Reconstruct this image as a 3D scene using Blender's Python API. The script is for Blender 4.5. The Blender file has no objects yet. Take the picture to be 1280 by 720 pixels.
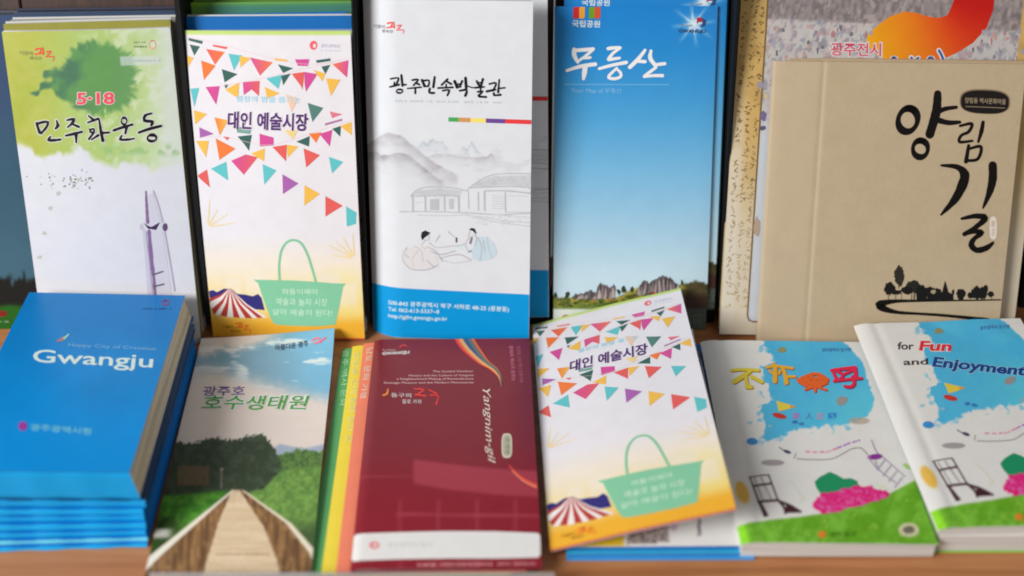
import bpy, math, random
import numpy as np
from mathutils import Matrix, Vector
from mathutils.geometry import tessellate_polygon
random.seed(7)
SC = bpy.context.scene
COL = SC.collection

# ------------------------------------------------------------------ camera, world, lamps, exposure
F_PX, PITCH, CAM_H = 1550.0, math.radians(36), 0.505          # measured on the 1280 x 720 photograph
cam = bpy.data.cameras.new('camera')
cam.sensor_width = 36.0
cam.lens = F_PX / 1280 * 36
cam.clip_start, cam.clip_end = 0.01, 50
cam.dof.use_dof = True
cam.dof.focus_distance = 0.765
cam.dof.aperture_fstop = 2.6
cam_o = bpy.data.objects.new('camera', cam)
cam_o.location = (0, 0, CAM_H)
cam_o.rotation_euler = (math.pi / 2 - PITCH, 0, 0)
COL.objects.link(cam_o)
SC.camera = cam_o

world = bpy.data.worlds.new('World')
SC.world = world
world.use_nodes = True
world.node_tree.nodes['Background'].inputs[0].default_value = (1.0, 0.99, 0.97, 1)
world.node_tree.nodes['Background'].inputs[1].default_value = 0.16


def area_lamp(name, loc, target, sx, sy, power, colour):
    d = bpy.data.lights.new(name, 'AREA')
    d.shape, d.size, d.size_y, d.energy, d.color = 'RECTANGLE', sx, sy, power, colour
    o = bpy.data.objects.new(name, d)
    o.location = loc
    o.rotation_euler = (Vector(target) - Vector(loc)).to_track_quat('-Z', 'Y').to_euler()
    COL.objects.link(o)
    return o


area_lamp('window_light', (-1.45, -0.50, 1.05), (0.0, 0.60, 0.06), 0.9, 0.9, 52.0, (1.0, 0.975, 0.94))
area_lamp('room_light', (1.0, -0.9, 1.1), (0.1, 0.6, 0.05), 0.9, 0.9, 3.5, (1.0, 0.90, 0.80))

SC.cycles.filter_width = 1.9                                  # the photograph is soft even where it is sharp
SC.view_settings.view_transform = 'Standard'
SC.view_settings.look = 'None'
SC.view_settings.exposure = 0.0
SC.view_settings.gamma = 1.0
SC.view_settings.use_curve_mapping = False

# ------------------------------------------------------------------ helpers
FWD = Vector((0, math.cos(PITCH), -math.sin(PITCH)))
UPV = Vector((0, math.sin(PITCH), math.cos(PITCH)))
EYE = Vector((0, 0, CAM_H))


def lin(c, g=1.0):
    out = []
    for v in c[:3]:
        v = v / 255.0
        v = v / 12.92 if v <= 0.04045 else ((v + 0.055) / 1.055) ** 2.4
        out.append(min(0.86, v * g))
    return tuple(out)


def linA(a, g=1.0):
    a = np.clip(np.asarray(a, float) / 255.0, 0, 1)
    a = np.where(a <= 0.04045, a / 12.92, ((a + 0.055) / 1.055) ** 2.4)
    return np.clip(a * g, 0, 0.86)


_rng = np.random.default_rng(11)
_lat = _rng.random((256, 256))


def vnoise(x, y):
    x = np.asarray(x, float); y = np.asarray(y, float)
    xi = np.floor(x).astype(int); yi = np.floor(y).astype(int)
    fx = x - xi; fy = y - yi
    fx = fx * fx * (3 - 2 * fx); fy = fy * fy * (3 - 2 * fy)
    a = _lat[xi & 255, yi & 255]; b = _lat[(xi + 1) & 255, yi & 255]
    c = _lat[xi & 255, (yi + 1) & 255]; d = _lat[(xi + 1) & 255, (yi + 1) & 255]
    return (a * (1 - fx) + b * fx) * (1 - fy) + (c * (1 - fx) + d * fx) * fy


def fbm(x, y, o=4):
    s = 0; amp = 0.5; t = 0
    for i in range(o):
        s = s + amp * vnoise(x + 17.3 * i, y + 9.1 * i); t += amp
        x = x * 2.03; y = y * 2.03; amp *= 0.5
    return s / t


def sst(a, b, x):
    t = np.clip((np.asarray(x, float) - a) / (b - a), 0, 1)
    return t * t * (3 - 2 * t)


def mix(A, B, t):
    t = np.asarray(t)[..., None]
    return A * (1 - t) + np.asarray(B, float) * t


def interp(x, pts):
    return np.interp(x, [p[0] for p in pts], [p[1] for p in pts])


# ------------------------------------------------------------------ materials
def new_mat(name):
    m = bpy.data.materials.new(name)
    m.use_nodes = True
    nt = m.node_tree
    return m, nt, nt.nodes['Principled BSDF']


def print_mat(name, rough, wave=0.00012, spec=0.4):
    """printed paper: colour from the print on the sheet, faint mottling, gently wavy sheen"""
    m, nt, b = new_mat(name)
    at = nt.nodes.new('ShaderNodeAttribute'); at.attribute_name = 'print'
    tc = nt.nodes.new('ShaderNodeTexCoord')
    n1 = nt.nodes.new('ShaderNodeTexNoise'); n1.inputs['Scale'].default_value = 90; n1.inputs['Detail'].default_value = 5
    nt.links.new(tc.outputs['Object'], n1.inputs['Vector'])
    mr = nt.nodes.new('ShaderNodeMapRange')
    mr.inputs[1].default_value, mr.inputs[2].default_value, mr.inputs[3].default_value, mr.inputs[4].default_value = 0.3, 0.7, 0.975, 1.02
    nt.links.new(n1.outputs[0], mr.inputs[0])
    mx = nt.nodes.new('ShaderNodeMix'); mx.data_type = 'RGBA'; mx.blend_type = 'MULTIPLY'; mx.inputs[0].default_value = 1
    nt.links.new(at.outputs['Color'], mx.inputs[6]); nt.links.new(mr.outputs[0], mx.inputs[7])
    nt.links.new(mx.outputs[2], b.inputs['Base Color'])
    n2 = nt.nodes.new('ShaderNodeTexNoise'); n2.inputs['Scale'].default_value = 26; n2.inputs['Detail'].default_value = 3
    nt.links.new(tc.outputs['Object'], n2.inputs['Vector'])
    r2 = nt.nodes.new('ShaderNodeMapRange')
    r2.inputs[3].default_value, r2.inputs[4].default_value = rough - 0.06, rough + 0.1
    nt.links.new(n2.outputs[0], r2.inputs[0]); nt.links.new(r2.outputs[0], b.inputs['Roughness'])
    bp = nt.nodes.new('ShaderNodeBump'); bp.inputs['Strength'].default_value = 0.5; bp.inputs['Distance'].default_value = wave * 1.6
    nt.links.new(n2.outputs[0], bp.inputs['Height']); nt.links.new(bp.outputs[0], b.inputs['Normal'])
    b.inputs['Specular IOR Level'].default_value = spec
    return m


M_GLOSS = print_mat('glossy printed card', 0.30, spec=0.36)
M_SATIN = print_mat('satin printed paper', 0.45, spec=0.2)
M_MATT = print_mat('matt printed paper', 0.65, spec=0.1)


def page_mat(name, c1, c2, scale=1400):
    """cut edges of a block of pages: fine uneven lines between the leaves"""
    m, nt, b = new_mat(name)
    tc = nt.nodes.new('ShaderNodeTexCoord')
    mp = nt.nodes.new('ShaderNodeMapping'); mp.inputs['Scale'].default_value = (6, 6, scale)
    nt.links.new(tc.outputs['Object'], mp.inputs['Vector'])
    n = nt.nodes.new('ShaderNodeTexNoise'); n.inputs['Scale'].default_value = 1.0; n.inputs['Detail'].default_value = 4; n.inputs['Roughness'].default_value = 0.7
    nt.links.new(mp.outputs[0], n.inputs['Vector'])
    cr = nt.nodes.new('ShaderNodeValToRGB')
    cr.color_ramp.elements[0].position, cr.color_ramp.elements[1].position = 0.36, 0.64
    cr.color_ramp.elements[0].color = (*c1, 1); cr.color_ramp.elements[1].color = (*c2, 1)
    nt.links.new(n.outputs[0], cr.inputs[0]); nt.links.new(cr.outputs[0], b.inputs['Base Color'])
    b.inputs['Roughness'].default_value = 0.8
    bp = nt.nodes.new('ShaderNodeBump'); bp.inputs['Strength'].default_value = 0.5; bp.inputs['Distance'].default_value = 0.0003
    nt.links.new(n.outputs[0], bp.inputs['Height']); nt.links.new(bp.outputs[0], b.inputs['Normal'])
    return m


M_PAGE = page_mat('white page edges', (0.46, 0.46, 0.45), (0.82, 0.82, 0.80), 1100)
M_TAN = page_mat('tinted page edges', (0.40, 0.34, 0.25), (0.84, 0.77, 0.62), 900)
M_CREAMP = page_mat('cream page edges', (0.42, 0.36, 0.26), (0.62, 0.55, 0.42))


def wood_mat(name, c1, c2, c3, rough, scale):
    m, nt, b = new_mat(name)
    tc = nt.nodes.new('ShaderNodeTexCoord')
    mp = nt.nodes.new('ShaderNodeMapping'); mp.inputs['Scale'].default_value = scale
    nt.links.new(tc.outputs['Object'], mp.inputs['Vector'])
    n = nt.nodes.new('ShaderNodeTexNoise'); n.inputs['Scale'].default_value = 1; n.inputs['Detail'].default_value = 9; n.inputs['Roughness'].default_value = 0.62; n.inputs['Distortion'].default_value = 0.7
    nt.links.new(mp.outputs[0], n.inputs['Vector'])
    cr = nt.nodes.new('ShaderNodeValToRGB')
    e = cr.color_ramp.elements
    e[0].position, e[0].color = 0.30, (*c1, 1)
    e[1].position, e[1].color = 0.72, (*c3, 1)
    k = e.new(0.5); k.color = (*c2, 1)
    nt.links.new(n.outputs[0], cr.inputs[0]); nt.links.new(cr.outputs[0], b.inputs['Base Color'])
    b.inputs['Roughness'].default_value = rough
    bp = nt.nodes.new('ShaderNodeBump'); bp.inputs['Strength'].default_value = 0.35; bp.inputs['Distance'].default_value = 0.0006
    nt.links.new(n.outputs[0], bp.inputs['Height']); nt.links.new(bp.outputs[0], b.inputs['Normal'])
    return m


M_SHELF = wood_mat('varnished shelf wood', (0.33, 0.12, 0.042), (0.47, 0.19, 0.07), (0.58, 0.27, 0.11), 0.38, (5, 90, 40))
M_BACK = wood_mat('dark back panel wood', (0.022, 0.009, 0.006), (0.042, 0.016, 0.010), (0.065, 0.026, 0.016), 0.45, (120, 20, 6))


def plain_mat(name, col, rough, spec=0.4):
    m, nt, b = new_mat(name)
    n = nt.nodes.new('ShaderNodeTexNoise'); n.inputs['Scale'].default_value = 140
    mr = nt.nodes.new('ShaderNodeMapRange'); mr.inputs[3].default_value, mr.inputs[4].default_value = 0.85, 1.12
    nt.links.new(n.outputs[0], mr.inputs[0])
    mx = nt.nodes.new('ShaderNodeMix'); mx.data_type = 'RGBA'; mx.blend_type = 'MULTIPLY'; mx.inputs[0].default_value = 1
    mx.inputs[6].default_value = (*col, 1); nt.links.new(mr.outputs[0], mx.inputs[7])
    nt.links.new(mx.outputs[2], b.inputs['Base Color'])
    b.inputs['Roughness'].default_value = rough
    b.inputs['Specular IOR Level'].default_value = spec
    return m


M_BLACK = plain_mat('black fin and riser', (0.006, 0.006, 0.007), 0.6, 0.2)  # flat black of the added gap-darkening fins, shared by the risers


def clear_mat(name, tint, milky):
    m, nt, b = new_mat(name)
    out = nt.nodes['Material Output']
    tr = nt.nodes.new('ShaderNodeBsdfTransparent'); tr.inputs[0].default_value = (*tint, 1)
    gl = nt.nodes.new('ShaderNodeBsdfGlossy'); gl.inputs['Roughness'].default_value = 0.04
    fr = nt.nodes.new('ShaderNodeFresnel'); fr.inputs[0].default_value = 1.2
    ms = nt.nodes.new('ShaderNodeMixShader')
    nt.links.new(fr.outputs[0], ms.inputs[0]); nt.links.new(tr.outputs[0], ms.inputs[1]); nt.links.new(gl.outputs[0], ms.inputs[2])
    if milky:
        df = nt.nodes.new('ShaderNodeBsdfDiffuse'); df.inputs[0].default_value = (0.75, 0.77, 0.8, 1)
        m2 = nt.nodes.new('ShaderNodeMixShader'); m2.inputs[0].default_value = milky
        nt.links.new(ms.outputs[0], m2.inputs[1]); nt.links.new(df.outputs[0], m2.inputs[2])
        ms = m2
    nt.links.new(ms.outputs[0], out.inputs['Surface'])
    return m


M_CLEAR = clear_mat('clear acrylic', (0.99, 0.99, 0.99), 0)
M_FROST = clear_mat('frosted film', (0.96, 0.96, 0.96), 0.3)


# ------------------------------------------------------------------ object helpers
def link(o, parent=None):
    COL.objects.link(o)
    if parent is not None:
        o.parent = parent
    return o


def mesh_obj(name, verts, faces, mat, parent=None, colours=None, smooth=False, flat_from=None):
    me = bpy.data.meshes.new(name)
    me.from_pydata([tuple(v) for v in verts], [], [tuple(f) for f in faces])
    me.materials.append(mat)
    if colours is not None:
        a = me.attributes.new('print', 'FLOAT_COLOR', 'POINT')
        c = np.ones((len(verts), 4), np.float32); c[:, :3] = colours
        a.data.foreach_set('color', c.ravel())
    if smooth:
        s = np.ones(len(me.polygons), bool)
        if flat_from is not None:
            s[flat_from:] = False
        me.polygons.foreach_set('use_smooth', s)
    me.update()
    return link(bpy.data.objects.new(name, me), parent)


def thing(name, label, cat, mat4, group=None):
    o = bpy.data.objects.new(name, None)
    o.empty_display_size = 0.02
    o.matrix_world = mat4
    o['label'] = label; o['category'] = cat
    if group:
        o['group'] = group
    return link(o)


def copy_tree(root, mat4, label, group=None):
    r = root.copy(); COL.objects.link(r); r.matrix_world = mat4; r['label'] = label
    if group:
        r['group'] = group
    for ch in list(root.children):
        c = ch.copy(); COL.objects.link(c); c.parent = r
        for g in list(ch.children):
            d = g.copy(); COL.objects.link(d); d.parent = c
    return r


def box_bm(x0, x1, y0, y1, z0, z1, bev=0.0):
    import bmesh
    bm = bmesh.new()
    bmesh.ops.create_cube(bm, size=1)
    for v in bm.verts:
        v.co = Vector(((x0 + x1) / 2 + v.co.x * (x1 - x0), (y0 + y1) / 2 + v.co.y * (y1 - y0), (z0 + z1) / 2 + v.co.z * (z1 - z0)))
    if bev:
        bmesh.ops.bevel(bm, geom=list(bm.edges), offset=bev, segments=2, affect='EDGES')
    return bm


def bm_obj(name, bm, mat, parent=None):
    me = bpy.data.meshes.new(name); bm.to_mesh(me); bm.free(); me.materials.append(mat)
    return link(bpy.data.objects.new(name, me), parent)


# poses: x, y, z of the front face's bottom middle, tilt from flat, yaw, roll (degrees), width, height (metres)
def pose_T(x, y, z, a, b, c, w, h):
    M = Matrix.Rotation(math.radians(b), 4, 'Z') @ Matrix.Rotation(math.radians(a), 4, 'X') @ Matrix.Rotation(math.radians(c), 4, 'Z')
    zmin = min((M @ Vector(p)).z for p in ((-w / 2, 0, 0), (w / 2, 0, 0)))
    return Matrix.Translation((x, y, z - zmin)) @ M


def pose_B(x, y, z, a, b, c, w, h):
    M = Matrix.Rotation(math.radians(b), 4, 'Z') @ Matrix.Rotation(math.radians(a), 4, 'X') @ Matrix.Rotation(math.radians(c), 4, 'Y')
    return Matrix.Translation((x, y, z)) @ M


class Sheet:
    """one printed front: its pose, size and how the paper bends; measures photo points onto itself"""
    def __init__(s, M, w, h, gain=1.0, bend=None):
        s.M, s.w, s.h, s.gain = M, w, h, gain
        s.Mi = M.inverted()
        s.bend = bend or (lambda u, v: np.zeros_like(np.asarray(u, float) + np.asarray(v, float)))
        s.flat = bend is None
        e = s.Mi @ EYE
        s.e = np.array(e)
        R3 = s.Mi.to_3x3()
        s.r = np.array(R3 @ Vector((1, 0, 0))); s.u_ = np.array(R3 @ UPV); s.f = np.array(R3 @ FWD)

    def uv(s, px, py):
        px = np.asarray(px, float); py = np.asarray(py, float)
        d = s.f[None] + ((px - 640) / F_PX)[..., None] * s.r[None] + ((360 - py) / F_PX)[..., None] * s.u_[None]
        t = -s.e[2] / d[..., 2]
        return s.e[0] + t * d[..., 0] + s.w / 2, s.e[1] + t * d[..., 1]

    def px(s, u, v):
        P = np.stack([np.asarray(u, float) - s.w / 2, np.asarray(v, float), np.zeros_like(np.asarray(u, float))], -1) - s.e
        z = P @ s.f
        return 640 + F_PX * (P @ s.r) / z, 360 - F_PX * (P @ s.u_) / z


class Art:
    """flat print built as thin shapes lying on a sheet; points are photo pixels"""
    def __init__(s, sheet, gain=None):
        s.s = sheet; s.V = []; s.Fc = []; s.C = []; s.L = []
        s.g = sheet.gain if gain is None else gain

    def tri(s, pts, faces, cols, layer=0, maxlen=7.0):
        pts = [tuple(p) for p in pts]
        if isinstance(cols[0], (int, float)):
            cols = [lin(cols, s.g)] * len(pts)
        else:
            cols = [lin(c, s.g) for c in cols]
        if not s.s.flat:
            pts = list(pts); cols = list(cols); faces = list(faces)
            for _ in range(16):
                nf = []; cache = {}; did = False

                def mid(i, j):
                    k = (min(i, j), max(i, j))
                    if k not in cache:
                        pts.append(((pts[i][0] + pts[j][0]) / 2, (pts[i][1] + pts[j][1]) / 2))
                        cols.append(tuple((p + q) / 2 for p, q in zip(cols[i], cols[j])))
                        cache[k] = len(pts) - 1
                    return cache[k]
                for f in faces:
                    a, b, c = f
                    m = max(math.dist(pts[a], pts[b]), math.dist(pts[b], pts[c]), math.dist(pts[a], pts[c]))
                    if m > maxlen:
                        did = True
                        e = [(math.dist(pts[a], pts[b]), a, b, c), (math.dist(pts[b], pts[c]), b, c, a), (math.dist(pts[c], pts[a]), c, a, b)]
                        _, i, j, k = max(e)
                        q = mid(i, j); nf += [(i, q, k), (q, j, k)]
                    else:
                        nf.append(f)
                faces = nf
                if not did:
                    break
        b0 = len(s.V)
        s.n = (getattr(s, 'n', 0) + 1) % 40
        s.V += pts; s.C += cols; s.L += [layer + s.n * 0.022] * len(pts)
        s.Fc += [tuple(i + b0 for i in f) for f in faces]

    def poly(s, pts, col, layer=0):
        if len(pts) < 3:
            return
        t = tessellate_polygon([[Vector((p[0], p[1], 0)) for p in pts]])
        s.tri(pts, [tuple(f) for f in t], col, layer)

    def ellipse(s, cx, cy, rx, ry, col, layer=0, n=20, rough=0.0, rot=0.0, power=2.0):
        P = []
        for i in range(n):
            a = 2 * math.pi * i / n
            k = 1 + random.uniform(-rough, rough)
            ca, sa = math.cos(a), math.sin(a)
            x = math.copysign(abs(ca) ** (2 / power), ca) * rx * k; y = math.copysign(abs(sa) ** (2 / power), sa) * ry * k
            P.append((cx + x * math.cos(rot) - y * math.sin(rot), cy + x * math.sin(rot) + y * math.cos(rot)))
        s.poly(P, col, layer)

    def ring(s, cx, cy, rx, ry, w, col, layer=0, rot=0.0, n=22):
        P = []
        for i in range(n + 3):
            a = -1.9 + 2 * math.pi * i / n
            x, y = rx * math.cos(a), ry * math.sin(a)
            P.append((cx + x * math.cos(rot) - y * math.sin(rot), cy + x * math.sin(rot) + y * math.cos(rot)))
        s.stroke(P, [w * (0.85 + 0.25 * math.sin(i * 0.6)) for i in range(len(P))], col, layer)

    def stroke(s, pts, w, col, layer=0, jit=0.0, sm=True):
        """brush stroke: smooth ribbon with round ends; w is one width or one per point"""
        n = len(pts)
        if isinstance(w, (int, float)):
            w = [w] * n
        P, W = [], []
        if sm and n > 2:
            for i in range(n - 1):
                p0 = pts[max(i - 1, 0)]; p1 = pts[i]; p2 = pts[i + 1]; p3 = pts[min(i + 2, n - 1)]
                k = max(2, min(8, int(math.dist(p1, p2) / 2.5)))
                for j in range(k):
                    t = j / k
                    q = [0.5 * (2 * p1[d] + (p2[d] - p0[d]) * t + (2 * p0[d] - 5 * p1[d] + 4 * p2[d] - p3[d]) * t * t + (3 * p1[d] - p0[d] - 3 * p2[d] + p3[d]) * t ** 3) for d in (0, 1)]
                    P.append(tuple(q)); W.append(w[i] * (1 - t) + w[i + 1] * t)
            P.append(pts[-1]); W.append(w[-1])
        elif n == 2:
            k = max(2, int(math.dist(pts[0], pts[1]) / 8) + 1)
            for j in range(k + 1):
                t = j / k
                P.append((pts[0][0] * (1 - t) + pts[1][0] * t, pts[0][1] * (1 - t) + pts[1][1] * t)); W.append(w[0] * (1 - t) + w[1] * t)
        else:
            P, W = list(pts), list(w)
        W = [x * (1 + random.uniform(-jit, jit)) / 2 for x in W]
        V, Fx = [], []
        m = len(P)
        for i in range(m):
            a = P[max(i - 1, 0)]; b = P[min(i + 1, m - 1)]
            dx, dy = b[0] - a[0], b[1] - a[1]; l = math.hypot(dx, dy) or 1
            nx, ny = -dy / l, dx / l
            V += [(P[i][0] + nx * W[i], P[i][1] + ny * W[i]), (P[i][0] - nx * W[i], P[i][1] - ny * W[i])]
            if i:
                k = 2 * i
                Fx += [(k - 2, k - 1, k), (k - 1, k + 1, k)]
        for end, nb in ((0, 1), (m - 1, m - 2)):
            ax = math.atan2(P[end][1] - P[nb][1], P[end][0] - P[nb][0])
            c = len(V); V.append(P[end])
            for i in range(7):
                a = ax - math.pi / 2 + math.pi * i / 6
                V.append((P[end][0] + math.cos(a) * W[end], P[end][1] + math.sin(a) * W[end]))
                if i:
                    Fx.append((c, c + i, c + i + 1))
        s.tri(V, Fx, col, layer)

    def text(s, body, p0, p1, hpx, col, layer=0, bold=0.0, shear=0.0, up=None, wob=0.0, grow=0.0):
        """lettering whose baseline runs from p0 to p1, cap height hpx pixels"""
        c = bpy.data.curves.new('lettering', 'FONT')
        c.body = body; c.size = 1; c.resolution_u = 3; c.offset = bold; c.shear = shear
        o = bpy.data.objects.new('lettering', c); COL.objects.link(o)
        m = o.to_mesh()
        vs = [(v.co.x, v.co.y) for v in m.vertices]
        fs = []
        for p in m.polygons:
            k = list(p.vertices)
            fs += [(k[0], k[i], k[i + 1]) for i in range(1, len(k) - 1)]
        o.to_mesh_clear(); bpy.data.objects.remove(o); bpy.data.curves.remove(c)
        if not vs:
            return
        x0 = min(v[0] for v in vs); x1 = max(v[0] for v in vs)
        dx, dy = p1[0] - p0[0], p1[1] - p0[1]; L = math.hypot(dx, dy)
        if up is None:
            up = (dy / L, -dx / L)
        out = []
        ph = random.random() * 9
        for x, y in vs:
            t = (x - x0) / (x1 - x0)
            yy = y / 0.78 * hpx + wob * hpx * math.sin(t * 11 + ph)
            out.append((p0[0] + dx * t + up[0] * yy, p0[1] + dy * t + up[1] * yy))
        s.tri(out, fs, col, layer, maxlen=1e9)

    def scribble(s, x0, x1, y, h, col, layer=0, y1=None, dens=1.0):
        """a line of print too small to read"""
        x = x0
        y1 = y if y1 is None else y1
        while x < x1:
            wl = random.uniform(1.2, 3.2) * dens
            t = (x - x0) / max(1, x1 - x0); yy = y + (y1 - y) * t
            hh = h * random.uniform(0.6, 1)
            s.poly([(x, yy - hh / 2), (x + wl, yy - hh / 2), (x + wl, yy + hh / 2), (x, yy + hh / 2)], col, layer)
            x += wl + random.uniform(0.5, 1.4) * (1 if random.random() < .8 else 3)

    def build(s, name, parent, mat=None, base=0.00012, label=None, clip=True):
        if not s.V:
            return None
        A = np.array(s.V, float)
        u, v = s.s.uv(A[:, 0], A[:, 1])
        if clip:
            u = np.clip(u, 0.0002, s.s.w - 0.0002); v = np.clip(v, 0.0002, s.s.h - 0.0002)
        z = s.s.bend(u, v) + base + np.array(s.L) * 0.00004
        P = np.stack([u - s.s.w / 2, v, z], 1)
        o = mesh_obj(name, P, s.Fc, mat or M_SATIN, parent, np.array(s.C))
        if label:
            o['label'] = label
        return o


def front_cover(sheet, paint, nx, ny, parent, mat, t=0.0004, name='front_cover', edge=(215, 215, 212), corner=0.0):
    """printed front of a leaflet: a fine bent sheet with its cut edge; paint(px, py, u, v) gives sRGB"""
    w, h = sheet.w, sheet.h
    U, V = np.meshgrid(np.linspace(0, w, nx + 1), np.linspace(0, h, ny + 1))
    u, v = U.ravel(), V.ravel()
    px, py = sheet.px(u, v)
    c = linA(paint(px, py, u, v), sheet.gain)
    z = sheet.bend(u, v)
    P = np.stack([u - w / 2, v, z], 1)
    idx = np.arange((nx + 1) * (ny + 1)).reshape(ny + 1, nx + 1)
    q = np.stack([idx[:-1, :-1], idx[:-1, 1:], idx[1:, 1:], idx[1:, :-1]], -1).reshape(-1, 4)
    faces = q.tolist()
    nflat = len(faces)
    ring = np.concatenate([idx[0, :-1], idx[:-1, -1], idx[-1, :0:-1], idx[:0:-1, 0]])
    n0 = len(P); m = len(ring)
    top = P[ring].copy(); bot = P[ring].copy(); bot[:, 2] -= t
    P = np.concatenate([P, top, bot])
    ec = np.tile(np.array(lin(edge, sheet.gain)), (2 * m, 1))
    c = np.concatenate([c, ec])
    for i in range(m):
        j = (i + 1) % m
        faces.append((n0 + i, n0 + m + i, n0 + m + j, n0 + j))
    return mesh_obj(name, P, faces, mat, parent, c, True, nflat)


def block(name, sheet, parent, mat, z0, z1, shear=0.0, inset=0.0008, floor=None, du=(0, 0), dv=(0, 0), nx=10, ny=10, colour=None, wob=0.0):
    """pages or a back cover behind the front: follows its bend on top, flat (or on the shelf at height floor) below"""
    w, h = sheet.w, sheet.h
    U, V = np.meshgrid(np.linspace(inset + du[0], w - inset + du[1], nx + 1), np.linspace(inset + dv[0], h - inset + dv[1], ny + 1))
    u, v = U.ravel(), V.ravel()
    b = sheet.bend(u, v)
    zt = b + z0
    T = np.stack([u - w / 2, v - zt * shear, zt], 1)
    if floor is not None:
        R = np.array(sheet.M.to_3x3()); tr = np.array(sheet.M.translation)
        Wd = T @ R.T + tr
        fl = np.full(len(Wd), floor)
        Wd[:, 2] = np.minimum(fl, Wd[:, 2] - 0.0004)
        B = (Wd - tr) @ R
    else:
        zb = np.full_like(zt, z1) + b * 0.6
        B = np.stack([u - w / 2, v - zb * shear, np.minimum(zb, zt - 0.0002)], 1)
    idx = np.arange((nx + 1) * (ny + 1)).reshape(ny + 1, nx + 1)
    q = np.stack([idx[:-1, :-1], idx[:-1, 1:], idx[1:, 1:], idx[1:, :-1]], -1).reshape(-1, 4)
    n = len(T)
    faces = q.tolist() + [(f[3] + n, f[2] + n, f[1] + n, f[0] + n) for f in q.tolist()]
    ring = np.concatenate([idx[0, :-1], idx[:-1, -1], idx[-1, :0:-1], idx[:0:-1, 0]])
    for i in range(len(ring)):
        a, c = int(ring[i]), int(ring[(i + 1) % len(ring)])
        faces.append((a, a + n, c + n, c))
    P = np.concatenate([T, B])
    cols = None
    if colour is not None:
        cols = np.tile(np.array(lin(colour, sheet.gain)), (len(P), 1))
    return mesh_obj(name, P, faces, mat, parent, cols)


def solid(*rgb):
    return lambda px, py, u, v: np.tile(np.array(rgb, float), (len(px), 1)) + ((fbm(px * .03, py * .03) - .5) * 7)[:, None]


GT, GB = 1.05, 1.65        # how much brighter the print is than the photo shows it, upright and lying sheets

# ------------------------------------------------------------------ the shelf
bm = box_bm(-0.62, 0.62, 0.30, 0.735, -0.022, 0.0, 0.002)
shelf = bm_obj('shelf_board', bm, M_SHELF); shelf['kind'] = 'structure'
LEAN = math.radians(15)
MB = Matrix.Translation((0, 0.688, 0.0005)) @ Matrix.Rotation(math.pi / 2 - LEAN, 4, 'X')
back = bpy.data.objects.new('back_board', None); back.matrix_world = MB; link(back); back['kind'] = 'structure'
xs = [-0.62, -0.43, -0.3105, -0.1985, -0.0945, 0.0270, 0.1330, 0.3350, 0.47, 0.62]
for i in range(len(xs) - 1):                                   # upright boards of the back panel
    o = bm_obj('plank', box_bm(xs[i] + 0.0006, xs[i + 1] - 0.0006, 0.0, 0.42, -0.010, -0.0004 * (i % 3), 0.0006), M_BACK, back)
for x, t, d in ((-0.1990, 0.0042, 0.046), (-0.0944, 0.0022, 0.048), (0.1374, 0.0024, 0.033), (0.3400, 0.0060, 0.030)):  # black fins added to darken the gaps and cast shade on the leaflets
    o = bm_obj('shade_fin', box_bm(x - t / 2, x + t / 2, 0.001, 0.26, 0.0002, d, 0.0008), M_BLACK, back)

for x0, x1, y0, h in ((0.0305, 0.1345, 0.6552, 0.0108), (-0.0780, 0.0285, 0.6530, 0.0053)):   # low black steps that lift the hind leaflets
    o = bm_obj('riser', box_bm(x0, x1, y0, 0.6870, 0.0002, h, 0.0006), M_BLACK, shelf)

# ------------------------------------------------------------------ poses of the fronts
P = {
 'T1': (-0.2535, 0.6299, 0, 70.733, 1.078, 0.779, 0.1015, 0.2018),
 'T2': (-0.1462, 0.6373, 0, 74.154, -2.018, 0.676, 0.1000, 0.1999),
 'T3': (-0.0405, 0.6374, 0, 73.286, -3.276, 0.544, 0.1033, 0.2176),
 'T4': (0.0778, 0.6475, 0, 68.956, -0.822, 0.583, 0.1008, 0.2088),
 'T6': (0.2372, 0.6308, 0, 67.170, -1.559, -0.098, 0.1553, 0.1816),
 'T5': (0.2319, 0.6385, 0, 67.387, -0.022, -1.067, 0.1922, 0.2500),
 'B1': (-0.2482, 0.4654, 0.0490, -3.316, 2.941, 3.500, 0.0968, 0.1699),
 'B2': (-0.1482, 0.4338, 0.0042, 0.267, 2.888, -0.642, 0.0865, 0.2000),
 'B3': (-0.0341, 0.4346, 0.0098, 0.080, 1.352, 0.486, 0.0994, 0.1910),
 'B4': (0.0683, 0.4515, 0.0200, -0.818, 1.972, -15.987, 0.1003, 0.1973),
 'B5': (0.1730, 0.4497, 0.0119, -0.531, -0.051, 0.978, 0.1047, 0.1735),
 'B6': (0.2778, 0.4549, 0.0199, -0.388, 1.449, -0.364, 0.1070, 0.1775),
}


def lean_of(k):
    return math.tan(math.radians(90 - P[k][3]))


def shifted(k, dx=0.0, back_=0.0, dtilt=0.0, droll=0.0, up=0.0, dyaw=0.0):
    x, y, z, a, b, c, w, h = P[k]
    return pose_T(x + dx, y + back_, z + up, a + dtilt, b + dyaw, c + droll, w, h)


def bundle_back(sheet, root, lean, n, t, white=(208, 208, 210), name='inner_panel', mat=None):
    """the folded panels behind a leaflet's front, each a little out of line"""
    z = -0.0005
    for i in range(n):
        o = block(name, sheet, root, mat or M_MATT, z, z - t, shear=lean, inset=0.0006 + 0.0003 * (i % 2), du=(random.uniform(-.0004, .0006), random.uniform(-.0006, .0005)), dv=(0.0, random.uniform(-.0008, .0007)), nx=12, ny=4, colour=white)
        z -= t + 0.00025


# ================================================================== T1  5.18 leaflet
def bend1(u, v):
    return 0.0018 * np.sin(np.clip(np.asarray(u) / 0.1015, 0, 1) * math.pi) - 0.0018


s1 = Sheet(pose_T(*P['T1']), P['T1'][6], P['T1'][7], 1.02, bend1)


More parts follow.
